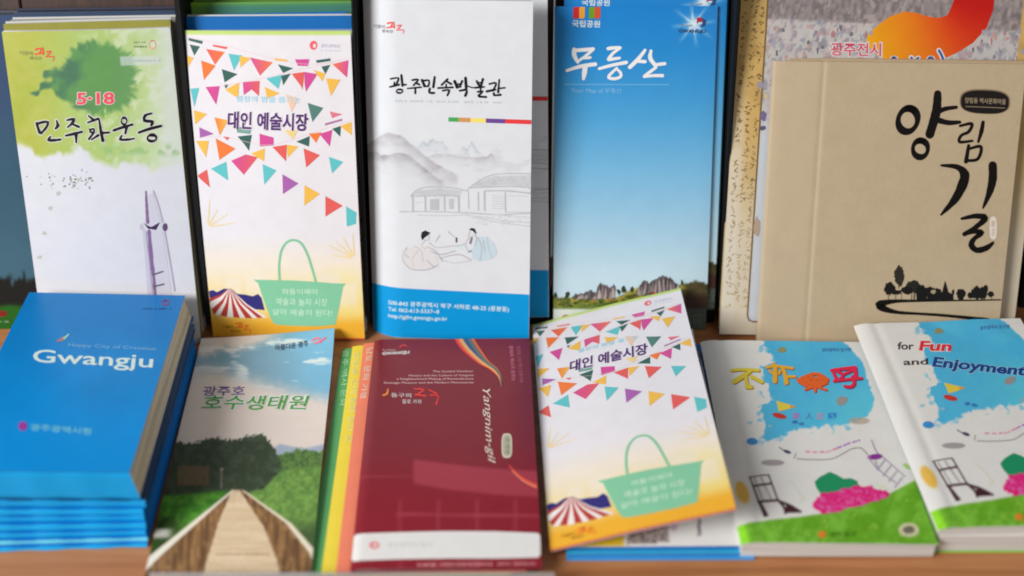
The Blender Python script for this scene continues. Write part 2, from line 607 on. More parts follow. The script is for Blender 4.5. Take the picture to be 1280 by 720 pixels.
def paint1(px, py, u, v):
    n = fbm(px * .035, py * .035); n2 = fbm(px * .11 + 40, py * .11)
    c = np.tile(np.array([206., 209, 219]), (len(px), 1))
    edge = interp(px, [(0, 150), (20, 178), (55, 196), (85, 188), (100, 182), (120, 198), (140, 206), (170, 202), (190, 212), (215, 206), (240, 208)]) + (n2 - .5) * 14
    wash = sst(6, -4, py - edge)
    g = mix(np.tile(np.array([166., 172, 62]), (len(px), 1)), (158, 186, 100), sst(20, 120, px + (n - .5) * 60))
    g = mix(g, (186, 206, 160), sst(130, 205, px + (n - .5) * 70))
    g = mix(g, (150, 165, 45), 0.55 * sst(.5, .75, n) * sst(120, 40, px))
    g = mix(g, (205, 214, 196), 0.6 * sst(.5, .7, n2) * sst(60, 160, px))
    g = mix(g, (200, 208, 205), sst(188, 214, px + (n2 - .5) * 16) * 0.8)
    c = mix(c, g, wash * (0.82 + 0.18 * n2))
    # the dark green splash with spiky edge
    ang = np.arctan2(py - 98, px - 123); r = np.hypot((px - 123) / 1.05, (py - 98))
    spike = 44 + 5 * (vnoise(ang * 9 + 30, ang * 0) - .5) + 9 * np.maximum(0, vnoise(ang * 22 + 60, 3 + ang * 0) - .62) * 2
    left = np.exp(-((py - 112 - (vnoise(px * .09, py * 0) - .5) * 26) / 15.0) ** 2) * sst(112, 60, px) * (14 + 34 * vnoise(px * .11, py * .11 + 5))
    d = r - spike - left
    m = sst(5, -5, d + (n2 - .5) * 14) * sst(178, 140, py + (n - .5) * 30)
    dk = mix(np.tile(np.array([88., 142, 80]), (len(px), 1)), (62, 108, 84), sst(.35, .65, n) * sst(130, 85, px))
    dk = mix(dk, (98, 146, 92), sst(125, 165, px) * .7)
    c = mix(c, dk, m * 0.95)
    low = sst(12, 0, np.abs(py - 188)) * sst(.5, .62, n2) * sst(115, 135, px)
    c = mix(c, (120, 168, 92), low * .6)
    patch = (px > 150) & (px < 199) & (py > 70 - (px - 150) * .02) & (py < 82)
    c[patch] = c[patch] * .35 + np.array([196, 206, 208]) * .65
    return c


t1 = thing('leaflet', 'leaflet with green watercolour splash and brushed title numbered 5·18', 'leaflet', s1.M)
front_cover(s1, paint1, 120, 220, t1, M_SATIN)
bundle_back(s1, t1, lean_of('T1'), 3, 0.0012)
a = Art(s1)
k = 6.92


def Q(pts, ox, oy, kk):
    return [(ox + x / kk, oy + y / kk) for x, y in pts]


T1S = [([(105, 375), (118, 420), (132, 458)], 20), ([(112, 380), (160, 366), (205, 366), (190, 410), (145, 462)], 18), ([(280, 352), (292, 395), (272, 420)], [12, 24, 16]), ([(228, 490), (207, 520), (260, 522), (315, 515)], [10, 22, 20, 16]),
       ([(370, 348), (432, 338), (415, 375), (375, 410)], [12, 22, 18, 10]), ([(420, 382), (474, 405)], [14, 18]), ([(360, 482), (430, 466), (500, 448)], [14, 20, 16]), ([(450, 465), (452, 540)], [24, 14]),
       ([(560, 310), (605, 348)], [12, 22]), ([(553, 368), (642, 334)], [14, 16]), ([(572, 430), (602, 422), (606, 452), (574, 448), (572, 430)], 14), ([(606, 452), (562, 510)], [16, 14]), ([(642, 478), (585, 515)], [18, 12]), ([(650, 340), (664, 430), (682, 522)], [12, 20, 24]), ([(668, 458), (735, 454)], [22, 14]),
       ([(775, 436), (850, 410), (935, 386)], [16, 22, 16]), ([(888, 405), (876, 462)], [20, 16]), ([(846, 480), (832, 514), (890, 516), (950, 508)], [10, 20, 18, 12]),
       ([(1102, 290), (1046, 308), (1040, 352), (1108, 362), (1098, 392)], [12, 20, 22, 22, 18]), ([(990, 456), (1080, 425), (1182, 400)], [16, 24, 18])]
T1R = [(865, 355, 24, 28, 15), (1104, 504, 38, 27, 20)]
for pts, w in T1S:
    ww = [x / k for x in w] if isinstance(w, list) else w / k
    a.stroke(Q(pts, 30, 100, k), [x + 3.2 for x in ww] if isinstance(ww, list) else ww + 3.2, (205, 208, 205), 0)
for cx, cy, rx, ry, w in T1R:
    a.ring(30 + cx / k, 100 + cy / k, rx / k, ry / k, w / k + 3.2, (205, 208, 205), 0)
for pts, w in T1S:
    ww = [x / k for x in w] if isinstance(w, list) else w / k
    a.stroke(Q(pts, 30, 100, k), [x * 1.3 for x in ww] if isinstance(ww, list) else ww * 1.3, (14, 8, 18), 2, jit=.12)
for cx, cy, rx, ry, w in T1R:
    a.ring(30 + cx / k, 100 + cy / k, rx / k, ry / k, w / k * 1.25, (14, 8, 18), 2)
a.build('title_lettering', t1)
a = Art(s1)
a.text('5·18', (95, 130), (144, 129.5), 15.5, (214, 205, 200), 0, bold=.07)
a.text('5·18', (96, 130), (143, 129.5), 15.5, (222, 78, 96), 2, bold=.03)
a.build('number_lettering', t1)
a = Art(s1)
a.poly(Q([(690, 200), (722, 195), (762, 335), (770, 380), (815, 690), (738, 690), (706, 380), (684, 340)], 0, 190, 3.788), (197, 197, 212), 0)
a.poly(Q([(672, 345), (690, 372), (722, 690), (700, 690)], 0, 190, 3.788), (192, 190, 208), 0)
for pts, w in [([(690, 188), (694, 260), (699, 335)], [6, 11, 14]), ([(705, 375), (716, 500), (728, 600), (736, 690)], [12, 15, 13, 9])]:
    a.stroke(Q(pts, 0, 190, 3.788), [x / 3.788 * 1.2 for x in w], (128, 100, 144), 1, jit=.2)
for pts, w in [([(725, 185), (748, 250), (770, 335)], 6), ([(778, 375), (800, 500), (826, 660)], 7), ([(690, 378), (706, 520), (722, 670)], 6)]:
    a.stroke(Q(pts, 0, 190, 3.788), w / 3.788, (168, 162, 188), 1)
a.poly(Q([(678, 335), (700, 350), (716, 356), (757, 333), (738, 370), (700, 364)], 0, 190, 3.788), (62, 40, 78), 2)
a.ellipse(780 / 3.788, 190 + 357 / 3.788, 3, 5, (92, 70, 108), 2)
a.ellipse(668 / 3.788, 190 + 355 / 3.788, 2, 4, (190, 184, 204), 1)
a.stroke(Q([(724, 582), (770, 567)], 0, 190, 3.788), 2, (100, 84, 110), 2)
a.stroke(Q([(727, 638), (775, 627)], 0, 190, 3.788), 2, (100, 84, 110), 2)
a.build('monument_drawing', t1)
a = Art(s1)
for i in range(46):
    x, y = random.gauss(88, 17), random.gauss(226, 6)
    a.ellipse(x, y, random.uniform(.6, 2.2), random.uniform(.6, 1.8), random.choice([(150, 158, 158), (120, 130, 128), (176, 184, 170)]), 0, n=7, rough=.3)
for x, y in ((72, 242), (62, 261), (54, 292), (48, 322)):
    a.ellipse(x, y, 3, 2.4, (178, 188, 180), 0, n=9, rough=.3)
a.build('ink_specks', t1)


def slogan_logo(sheet, root, x, y, sc, ink=(70, 62, 60), red=(222, 70, 58), name='slogan_logo'):
    """small city slogan: dark small words with red brushed letters"""
    a = Art(sheet)
    a.text('더불어', (x, y + 2.5 * sc), (x + 16 * sc, y + 3.2 * sc), 4.6 * sc, ink, 1)
    a.stroke([(x + 20 * sc, y - 4 * sc), (x + 27 * sc, y - 5.5 * sc), (x + 25 * sc, y + 1 * sc)], 2 * sc, red, 1, jit=.2)
    a.stroke([(x + 19 * sc, y + 2 * sc), (x + 29 * sc, y + .5 * sc)], 1.8 * sc, red, 1)
    a.stroke([(x + 29 * sc, y - 6 * sc), (x + 30 * sc, y + 2 * sc)], 1.8 * sc, red, 1)
    a.stroke([(x + 34 * sc, y - 1 * sc), (x + 40 * sc, y - 2 * sc), (x + 35 * sc, y + 3 * sc)], 1.7 * sc, red, 1)
    a.stroke([(x + 33 * sc, y + 5 * sc), (x + 43 * sc, y + 5 * sc), (x + 42 * sc, y + 10 * sc)], [1.4 * sc, 1.6 * sc, .7 * sc], red, 1)
    a.text('행복한', (x + 12 * sc, y + 8.6 * sc), (x + 28 * sc, y + 9.2 * sc), 3.8 * sc, ink, 1)
    return a.build(name, root)


slogan_logo(s1, t1, 24, 66, 1.0, ink=(120, 126, 80))
a = Art(s1)
a.scribble(167, 181, 53, 2.2, (130, 150, 110)); a.scribble(167, 181, 58.5, 3, (120, 140, 104))
a.ring(190, 56, 4, 5, 1.6, (224, 160, 140))
a.scribble(153, 197, 76, 3, (178, 190, 196))
a.build('credit_lettering', t1)


def plain_leaflet(name, label, cat, M, w, h, paint, lean, T, gain=GT, group=None, nx=24, ny=48, mat=None, pages=M_MATT, bend=None, pcol=(200, 200, 200)):
    s = Sheet(M, w, h, gain, bend)
    r = thing(name, label, cat, M, group)
    front_cover(s, paint, nx, ny, r, mat or M_SATIN)
    block('inner_pages', s, r, pages, -0.0006, -T + 0.0006, shear=lean, inset=0.0012, nx=8, ny=4, colour=pcol if pages in (M_MATT, M_SATIN) else None)
    block('back_cover', s, r, M_SATIN, -T + 0.0004, -T, shear=lean, inset=0.0002, nx=8, ny=4, colour=pcol)
    return s, r


# leaflets standing behind it
plain_leaflet('leaflet', 'olive topped leaflet peeping out behind the 5·18 leaflet', 'leaflet', shifted('T1', 0.0004, 0.0085, 0.6, 0.25, 0.0005), 0.1010, 0.2030, solid(150, 146, 62), lean_of('T1'), 0.004, gain=.9)
plain_leaflet('leaflet', 'pale grey leaflet behind the olive topped one', 'leaflet', shifted('T1', 0.0010, 0.0148, 1.2, -.3, 0.0005), 0.1000, 0.2030, solid(140, 140, 132), lean_of('T1'), 0.004, gain=.9)
plain_leaflet('leaflet', 'navy leaflet hindmost behind the 5·18 leaflet', 'leaflet', shifted('T1', 0.0014, 0.0212, 1.9, -.5, 0.0005), 0.1000, 0.2050, solid(52, 74, 104), lean_of('T1'), 0.006, gain=.8, pcol=(60, 64, 84))


# far left leaflet, mostly out of the picture
def paint0(px, py, u, v):
    n = fbm(px * .05, py * .05)
    c = mix(np.tile(np.array([58., 84, 128]), (len(px), 1)), (62, 104, 128), sst(60, 230, py))
    c = mix(c, (84, 128, 150), sst(220, 340, py) * .6)
    tree = sst(-4, 4, py - 348 + (fbm(px * .2, py * .05) - .5) * 30)
    c = mix(c, (26, 26, 24), tree)
    c = mix(c, (40, 112, 28), sst(-3, 3, py - 382 + (n - .5) * 10))
    return c


s0, t0 = plain_leaflet('leaflet', 'teal leaflet with dark trees and green meadow beside the 5·18 leaflet', 'leaflet', pose_T(-0.3480, 0.6480, 0, 72.0, 0.5, 0.6, 0.1, 0.2035), 0.1, 0.2035, paint0, math.tan(math.radians(18)), 0.007, gain=.65, nx=60, ny=120, pcol=(90, 96, 110))
a = Art(s0); a.ellipse(3, 392, 6, 4, (150, 40, 30), 0); a.scribble(0, 10, 402, 3, (150, 180, 140)); a.build('logo', t0)

# ================================================================== T2  market leaflet with bunting
s2 = Sheet(pose_T(*P['T2']), P['T2'][6], P['T2'][7], GT, lambda u, v: 0.0016 * np.sin(np.clip(np.asarray(v) / 0.2, 0, 1) * math.pi) - 0.0004 * np.cos(np.asarray(u) * 60))
GREEN, TEAL, MAG, RED, ORG, YEL, PUR = (58, 98, 92), (96, 190, 196), (206, 78, 150), (222, 96, 92), (232, 122, 62), (240, 184, 82), (166, 98, 172)


def paint2(px, py, u, v):
    t = 1 - v / 0.2                                             # 0 at the top
    n = fbm(px * .04, py * .04)
    c = np.tile(np.array([224., 222, 229]), (len(px), 1))
    c = mix(c, (238, 224, 200), sst(.62, .78, t) * .8)
    c = mix(c, (240, 206, 120), sst(.74, .90, t + (n - .5) * .05) * .85)
    c = mix(c, (240, 172, 48), sst(.89, .955, t) * .95)
    c = mix(c, (246, 222, 140), sst(.2, .0, np.abs(u / .1 - .9)) * sst(.72, .8, t) * sst(.95, .9, t) * .4)
    for cx, wd, top in ((.07, .05, .83), (.17, .045, .79), (.30, .05, .78), (.41, .04, .79), (.80, .06, .77), (.91, .05, .80)):
        m = sst(.012, -.004, np.abs(u / .1 - cx) - wd) * sst(-.01, .012, t - top) * sst(.90, .86, t)
        c = mix(c, (232, 226, 218), m * .55)
    c = mix(c, (188, 214, 120), sst(.0135, .011, t))
    c = mix(c, (196, 60, 50), sst(.994, .997, t))
    return c


def market_leaflet(label):
    r = thing('leaflet', label, 'leaflet', s2.M, 'market leaflets with bunting')
    front_cover(s2, paint2, 60, 260, r, M_SATIN)
    bundle_back(s2, r, lean_of('T2'), 2, 0.0009, (222, 220, 224))
    a = Art(s2)

    def T(pts, c1, c2=None, oy=0, ox=220):
        q = [(ox + x / 3.2727, oy + y / 3.2727) for x, y in pts]
        if c2 is None:
            a.poly(q, c1, 0)
        else:
            t = tessellate_polygon([[Vector((p[0], p[1], 0)) for p in q]])
            x0 = min(p[0] for p in q); x1 = max(p[0] for p in q)
            cols = [tuple(c1[i] + (c2[i] - c1[i]) * (p[0] - x0) / (x1 - x0) for i in range(3)) for p in q]
            a.tri(q, [tuple(f) for f in t], cols, 0)
    T([(50, 155), (110, 168), (106, 180), (52, 166)], GREEN); T([(55, 182), (98, 190), (75, 227)], GREEN)
    T([(44, 228), (72, 236), (50, 274)], YEL); T([(150, 182), (212, 192), (206, 201), (152, 190)], RED)
    T([(123, 200), (200, 212), (160, 264)], RED, ORG); T([(103, 247), (163, 268), (115, 327)], ORG)
    T([(215, 219), (272, 226), (238, 288)], TEAL); T([(262, 228), (308, 236), (264, 276)], YEL)
    T([(303, 234), (397, 254), (345, 308)], MAG, ORG); T([(188, 282), (253, 302), (200, 336)], GREEN)
    T([(405, 236), (457, 243), (455, 252), (407, 247)], YEL); T([(418, 262), (482, 278), (440, 297)], GREEN)
    T([(487, 242), (547, 241), (540, 270), (500, 268)], MAG); T([(573, 246), (632, 238), (632, 249), (577, 257)], GREEN)
    T([(595, 272), (632, 264), (612, 302)], GREEN); T([(640, 262), (706, 246), (700, 317)], ORG, MAG)
    T([(122, 355), (180, 351), (166, 427)], MAG); T([(60, 362), (96, 359), (76, 437)], TEAL)
    T([(203, 366), (260, 335), (256, 402)], YEL); T([(198, 345), (217, 344), (205, 362)], GREEN)
    T([(275, 335), (344, 329), (341, 391), (311, 364), (279, 387)], MAG, RED); T([(364, 354), (426, 380), (375, 402)], YEL)
    T([(370, 320), (436, 304), (421, 362)], TEAL); T([(432, 308), (471, 299), (440, 347)], GREEN)
    T([(474, 300), (527, 293), (519, 365), (512, 350)], RED); T([(527, 293), (580, 302), (533, 374), (527, 340)], MAG)
    T([(562, 284), (612, 300), (600, 332)], YEL); T([(614, 319), (673, 325), (635, 392)], YEL)
    T([(450, 384), (502, 400), (475, 457)], (240, 196, 170)); T([(540, 419), (604, 440), (560, 497)], (84, 128, 120))
    T([(630, 454), (682, 466), (640, 482)], (220, 120, 140)); T([(610, 503), (680, 484), (681, 492), (612, 512)], (170, 120, 160))
    T([(74, 449), (129, 465), (80, 507)], YEL); T([(159, 479), (216, 490), (181, 552)], ORG, YEL)
    T([(97, 519), (157, 546), (100, 562)], PUR); T([(84, 575), (136, 574), (125, 642)], YEL)
    T([(164, 564), (246, 606), (180, 652)], ORG); T([(195, 556), (222, 560), (212, 572)], RED)
    T([(249, 514), (311, 525), (306, 546), (252, 540)], (120, 160, 150)); T([(254, 556), (313, 549), (301, 614), (280, 585)], GREEN)
    T([(344, 544), (402, 560), (402, 592), (346, 596)], MAG); T([(445, 529), (502, 530), (480, 567)], (244, 206, 140))
    T([(494, 577), (549, 554), (546, 597)], GREEN); T([(545, 545), (597, 539), (575, 582)], ORG)
    T([(588, 546), (641, 529), (631, 597)], MAG); T([(640, 525), (676, 513), (673, 557)], GREEN)
    T([(672, 514), (719, 497), (720, 552)], YEL); T([(397, 598), (456, 589), (453, 657)], RED)
    T([(456, 589), (503, 596), (460, 642)], YEL); T([(524, 604), (591, 632), (535, 682)], RED)
    T([(627, 639), (686, 660), (640, 707)], TEAL); T([(228, 655), (288, 629), (337, 640), (280, 712)], MAG, RED)
    T([(309, 625), (366, 604), (363, 657)], YEL); T([(145, 688), (208, 659), (216, 736)], TEAL)
    T([(357, 668), (414, 694), (364, 752)], TEAL)
    T([(438, 22), (504, 60), (440, 103)], PUR, None, 210); T([(528, 67), (591, 103), (527, 151)], YEL, None, 210)
    T([(613, 112), (684, 152), (613, 196)], RED, None, 210); T([(697, 154), (739, 180), (737, 226), (700, 237)], TEAL, None, 210)
    T([(87, 30), (129, 4), (141, 77)], RED, None, 210);
    for pp in ([(48, 150), (200, 185), (400, 240), (560, 262), (708, 238)], [(180, 352), (300, 330), (480, 290), (640, 255)], [(78, 560), (210, 560), (380, 590), (560, 540), (720, 490)]):
        q = [(220 + x / 3.2727, y / 3.2727) for x, y in pp]
        a.stroke(q, .5, (226, 196, 196), 0)
    a.build('bunting_print', r)
    a = Art(s2)
    a.text('대인 예술시장', (284.5, 158), (386, 161), 18.5, (232, 228, 236), 1, bold=.06)
    a.text('대인 예술시장', (285, 158), (385.5, 161), 18, (84, 46, 112), 3, bold=.028)
    a.text('별장의 밤을 즐기는', (296, 126), (376, 127.5), 6.5, (150, 206, 226), 1, bold=.01)
    a.build('title_lettering', r)
    a = Art(s2)
    a.ellipse(392, 56.5, 4.8, 5.6, (232, 96, 110), 0); a.ellipse(393.2, 57, 2.0, 2.6, (245, 214, 216), 1)
    a.text('광주광역시', (401, 59), (424, 60), 4.2, (176, 176, 206), 1)
    a.scribble(401, 424, 63, 1.6, (200, 200, 220), 0, 63.5)
    a.build('city_logo', r)
    for cx, cy, dirs in ((                                     # starbursts
        260, 283, [(3, -38), (14, -24), (28, -18), (38, -6)]), (443, 322, [(-2, -34), (-16, -30), (-26, -24), (-36, -18), (-30, -4)])):
        a = Art(s2)
        for dx, dy in dirs:
            a.stroke([(cx + dx * .12, cy + dy * .12), (cx + dx * .9, cy + dy * .9)], [2.2, .8], (234, 212, 164), 0)
        a.build('firework_print', r)
    a = Art(s2)                                                # tent
    kx, ky, kk = 255, 290, 5.145
    a.poly(Q([(18, 380), (60, 372), (85, 385), (130, 362), (180, 365), (215, 395), (270, 400), (315, 410), (350, 395), (372, 420), (392, 500), (60, 470)], kx, ky, kk), (52, 48, 120), 0)
    apex = (168, 358)
    base = [(20, 500), (55, 525), (95, 540), (140, 548), (185, 552), (225, 553), (262, 553), (300, 552), (340, 551), (375, 549), (410, 546)]
    hem = [(14, 430), (32, 470)]
    rim = [(20, 430), (26, 455), (50, 495), (68, 532), (105, 536), (148, 545), (190, 548), (232, 550), (268, 552), (314, 552), (345, 550), (382, 548), (410, 548)]
    for i in range(len(rim) - 1):
        mid_ = ((rim[i][0] + apex[0]) / 2 + (rim[i][0] - 200) * -.06, (rim[i][1] + apex[1]) / 2 + 8)
        mid2 = ((rim[i + 1][0] + apex[0]) / 2 + (rim[i + 1][0] - 200) * -.06, (rim[i + 1][1] + apex[1]) / 2 + 8)
        a.poly(Q([apex, mid_, rim[i], rim[i + 1], mid2], kx, ky, kk), (178, 58, 54) if i % 2 == 0 else (234, 226, 224), 1)
    a.build('tent_print', r)
    a = Art(s2)                                                # basket
    bas = [(318, 302), (420, 304), (560, 306), (720, 316), (830, 326), (915, 330), (896, 348), (880, 430), (862, 520), (845, 596), (740, 604), (600, 602), (500, 596), (450, 588), (425, 540), (395, 460), (365, 370), (350, 325)]
    a.poly(Q(bas, kx, ky, kk), (130, 196, 160), 0)
    a.stroke(Q([(490, 312), (486, 220), (500, 120), (535, 62), (578, 46), (625, 64), (665, 130), (695, 220), (722, 318)], kx, ky, kk), 3.0, (132, 196, 160), 0)
    a.build('basket_print', r)
    a = Art(s2)
    a.text('의들이예야', *Q([(505, 392), (735, 396)], kx, ky, kk), 6.2, (206, 236, 216), 2)
    a.text('예술과 놀자 시장', *Q([(465, 462), (795, 470)], kx, ky, kk), 8.0, (206, 236, 216), 2)
    a.text('살아 예술이 된다!', *Q([(440, 526), (825, 536)], kx, ky, kk), 7.0, (206, 236, 216), 2)
    a.build('basket_lettering', r)
    slogan_logo(s2, r, 278, 408, .82, ink=(120, 84, 30), red=(226, 104, 44))
    return r


t2 = market_leaflet('white market leaflet with bunting and green basket, standing upright beside the museum leaflet')


# leaflets standing behind it
def paint2b(px, py, u, v):
    t = 1 - v / 0.2052
    c = np.tile(np.array([196., 190, 188]), (len(px), 1))
    c = mix(c, (20, 104, 178), sst(.045, .04, t))
    c = mix(c, (116, 40, 56), sst(.8, .86, u / .1) * sst(.10, .11, t) * sst(.24, .23, t))
    c = mix(c, (120, 116, 112), sst(.9, .92, u / .1) * sst(.55, .6, fbm(px * .3, py * .35)) * sst(.4, .45, t))
    return c


plain_leaflet('leaflet', 'white leaflet with blue top edge behind the standing bunting leaflet', 'leaflet', shifted('T2', 0.0005, 0.0075, -0.4, -.15, 0.0004, 1.5), 0.1, 0.2052, paint2b, lean_of('T2'), 0.003, nx=60, ny=160)
plain_leaflet('leaflet', 'bright blue leaflet wedged behind the bunting leaflet, its top edge slanting', 'leaflet', shifted('T2', 0.0005, 0.0125, -0.8, .9, 0.0004, 1.0), 0.0985, 0.2030, solid(16, 110, 186), lean_of('T2'), 0.003, pcol=(20, 110, 180))
plain_leaflet('booklet', 'dark green topped booklet tucked behind the bunting leaflet', 'booklet', shifted('T2', 0.0004, 0.0185, -1.4, .15, 0.0004, 1.6), 0.1005, 0.2085, lambda px, py, u, v: mix(np.tile(np.array([62., 122, 106]), (len(px), 1)), (104, 160, 70), sst(.2, .05, u / .1) + sst(.990, .995, v / .2085)), lean_of('T2'), 0.009, pcol=(100, 150, 70), nx=50, ny=120)
plain_leaflet('booklet', 'light green booklet hindmost behind the bunting leaflet', 'booklet', shifted('T2', 0.0004, 0.0310, -2.6, .1, 0.0004, 1.8), 0.1005, 0.2130, solid(128, 172, 70), lean_of('T2'), 0.006, pcol=(120, 160, 80))


# ================================================================== T3  folk museum leaflet
def bend3(u, v):
    t = np.clip(1 - np.asarray(u) / 0.022, 0, 1)
    return -0.0075 * t ** 2 + 0.0006 * np.sin(np.clip(np.asarray(v) / .2176, 0, 1) * math.pi)


s3 = Sheet(pose_T(*P['T3']), P['T3'][6], P['T3'][7], 1.14, bend3)


def paint3(px, py, u, v):
    n = fbm(px * .06, py * .06); n2 = fbm(px * .2, py * .2)
    c = np.tile(np.array([207., 211, 218]), (len(px), 1))

    def ridge(pts, col, depth, st, x0, x1, nz=6):
        nonlocal c
        X = (px - 440) * 3.2727; Y = py * 3.2727
        r = interp(X, pts) + (n2 - .5) * nz * 2
        d = Y - r
        m = sst(-3, 3, d) * np.exp(-np.maximum(d, 0) / depth) * sst(x0 - 15, x0 + 15, X) * sst(x1 + 15, x1 - 15, X)
        c = mix(c, col, m * st * np.clip(0.35 + 1.1 * (fbm(px * .09 + 7, py * .16) - .15), 0, 1.2))
    ridge([(20, 610), (60, 598), (110, 560), (150, 541), (200, 556), (250, 592), (320, 655), (400, 700), (460, 730)], (132, 126, 132), 46, .62, 45, 430)
    ridge([(40, 640), (90, 625), (130, 640), (200, 622), (240, 640), (300, 690), (360, 735)], (112, 106, 110), 30, .6, 45, 370)
    ridge([(300, 640), (350, 628), (450, 640), (520, 645), (550, 640), (572, 626), (585, 650)], (140, 134, 138), 18, .6, 300, 585)
    ridge([(260, 606), (290, 578), (310, 584), (332, 566), (345, 580), (370, 578), (392, 606)], (146, 160, 172), 16, .8, 270, 392, 10)
    ridge([(445, 612), (455, 596), (470, 608), (490, 578), (500, 596), (520, 618)], (140, 156, 170), 14, .75, 447, 525, 10)
    wt = sst(.55, .7, fbm(px * .05 + 3, py * .16)) * sst(26, 6, np.abs(py - 200))
    c = mix(c, (180, 182, 190), wt * .35)
    return c


t3 = thing('leaflet', 'white museum leaflet with ink mountains and blue address band', 'leaflet', s3.M, 'folk museum leaflets')
front_cover(s3, paint3, 130, 250, t3, M_SATIN)
bundle_back(s3, t3, lean_of('T3'), 2, 0.0014)
a = Art(s3)
k = 7.111
INK = (24, 14, 26)
for pts, w in [([(130, 132), (200, 124), (178, 185)], 12), ([(165, 160), (160, 195)], 10), ([(122, 204), (206, 182)], 12), ([(226, 98), (236, 192)], 14), ([(234, 184), (266, 182)], 12),
               ([(322, 142), (376, 138), (334, 188)], 12), ([(352, 166), (386, 182)], 12), ([(280, 216), (402, 205)], 11), ([(350, 210), (350, 258)], 14),
               ([(410, 142), (432, 194)], 17), ([(414, 150), (472, 144), (464, 196), (434, 192)], 13), ([(522, 114), (510, 204)], 14), ([(480, 216), (474, 252), (518, 256)], 14),
               ([(636, 134), (584, 184)], 14), ([(624, 150), (668, 176)], 14), ([(624, 178), (624, 204)], 11), ([(552, 212), (682, 206)], 12), ([(594, 236), (652, 230), (634, 278)], 13),
               ([(700, 154), (722, 204)], 18), ([(766, 150), (746, 202)], 15), ([(712, 180), (758, 176)], 11), ([(722, 202), (750, 200)], 12), ([(796, 122), (802, 212)], 16), ([(800, 186), (845, 206), (885, 208), (940, 196)], 9), ([(745, 236), (808, 230), (794, 280)], 14),
               ([(895, 150), (914, 188)], 15), ([(950, 134), (936, 184)], 14), ([(900, 168), (946, 162)], 10), ([(914, 188), (940, 184)], 12), ([(880, 212), (962, 202)], 10), ([(930, 206), (930, 238)], 10), ([(904, 246), (952, 240), (918, 272), (914, 286), (978, 292)], 13),
               ([(1010, 176), (1068, 168), (1040, 236)], 12), ([(985, 242), (1062, 226)], 13), ([(1096, 138), (1086, 248)], 13), ([(1090, 216), (1146, 210)], 12), ([(1048, 258), (1050, 276), (1106, 272)], 14)]:
    a.stroke(Q(pts, 470, 80, k), w / k * 1.42, INK, 1, jit=.18)
a.ring(470 + 210 / k, 80 + 240 / k, 28 / k, 16 / k, 17 / k, INK, 1)
a.build('title_lettering', t3)
a = Art(s3)
for wd in [(494, 502), (506, 530), (534, 538), (545, 556), (560, 574), (580, 592), (596, 612), (616, 628)]:
    a.scribble(wd[0], wd[1], 126 + (wd[0] - 490) * .015, 3.2, (186, 192, 198), 0)
a.build('subtitle_lettering', t3)
slogan_logo(s3, t3, 466, 33, .9)
a = Art(s3)
for x0, x1, c in ((395, 436, (66, 158, 84)), (436, 485, (196, 142, 86)), (485, 548, (240, 210, 112)), (548, 627, (104, 66, 142)), (627, 737, (216, 58, 62))):
    f = lambda x: (480 + (x - 395) * .033) / 3.2727
    a.poly([(440 + x0 / 3.2727, f(x0) - .4), (440 + x1 / 3.2727, f(x1) - .4), (440 + x1 / 3.2727, f(x1) + 5), (440 + x0 / 3.2727, f(x0) + 5)], c, 0)
a.build('colour_bar', t3)
a = Art(s3)
a.poly([(452, 357), (480, 358.5), (520, 361), (560, 363), (610, 365.5), (663, 368), (664, 440), (600, 440), (540, 440), (455, 440)], (0, 142, 208), 0)
a.build('blue_band', t3)
a = Art(s3)
k3 = 6.244
a.text('500-845 광주광역시 북구 서하로 48-25 (용봉동)', *Q([(155, 162), (1100, 212)], 460, 355, k3), 5.4, (206, 232, 246), 2, bold=.012)
a.text('Tel. 062-613-5337~8', *Q([(155, 212), (555, 230)], 460, 355, k3), 5.2, (206, 232, 246), 2, bold=.012)
a.text('http://gjfm.gwangju.go.kr', *Q([(155, 264), (620, 284)], 460, 355, k3), 5.0, (206, 232, 246), 2, bold=.012)
a.build('address_lettering', t3)
a = Art(s3)
G1, G2 = (176, 180, 186), (190, 194, 200)
kk, ox, oy = 4.5, 500, 180


def L(pts, w=1.1, c=G1):
    a.stroke(Q(pts, ox, oy, kk), w, c, 0, jit=.25)


L([(60, 290), (90, 262), (140, 242), (230, 240), (330, 250), (372, 262), (385, 250), (430, 215), (520, 172), (640, 164), (738, 166)], 1.3)
L([(60, 292), (150, 290), (250, 288), (335, 292)], 1.6); L([(385, 246), (520, 240), (640, 238), (738, 246)], 1.2); L([(480, 262), (600, 262), (738, 276)], 1.9)
L([(90, 275), (200, 262), (330, 268)], .8, G2); L([(430, 225), (560, 200), (738, 200)], .9, G2); L([(450, 235), (600, 220), (738, 222)], .8, G2)
for x, y0, y1, w in ((72, 292, 378, 2.2), (142, 292, 375, 2), (250, 290, 375, 2), (330, 292, 380, 2.2), (440, 270, 370, 1.6), (475, 265, 372, 2.2), (592, 272, 378, 1.6), (385, 262, 362, 1.0)):
    L([(x, y0), (x + 2, y1)], w)
L([(0, 380), (120, 378), (300, 382), (420, 388), (560, 395), (738, 388)], 1.3); L([(100, 398), (240, 402), (380, 395)], 1.4, G2)
L([(380, 400), (500, 415), (600, 432), (738, 440)], 1.2, G2); L([(420, 412), (560, 440), (738, 462)], 1.3, G2); L([(520, 392), (640, 404), (738, 410)], 1, G2)
for x in range(172, 218, 9):
    L([(x, 310), (x, 365)], .9)
for y in range(312, 368, 11):
    L([(172, y), (217, y)], .9)
for y in range(310, 366, 10):
    L([(280, y), (300, y + 2)], 1.6)
for y in range(290, 372, 14):
    L([(520, y), (588, y + 3)], .9, G2)
L([(85, 330), (125, 328)], .9, G2); L([(600, 290), (720, 292)], .8, G2); L([(600, 382), (735, 384)], 1.6, G2)
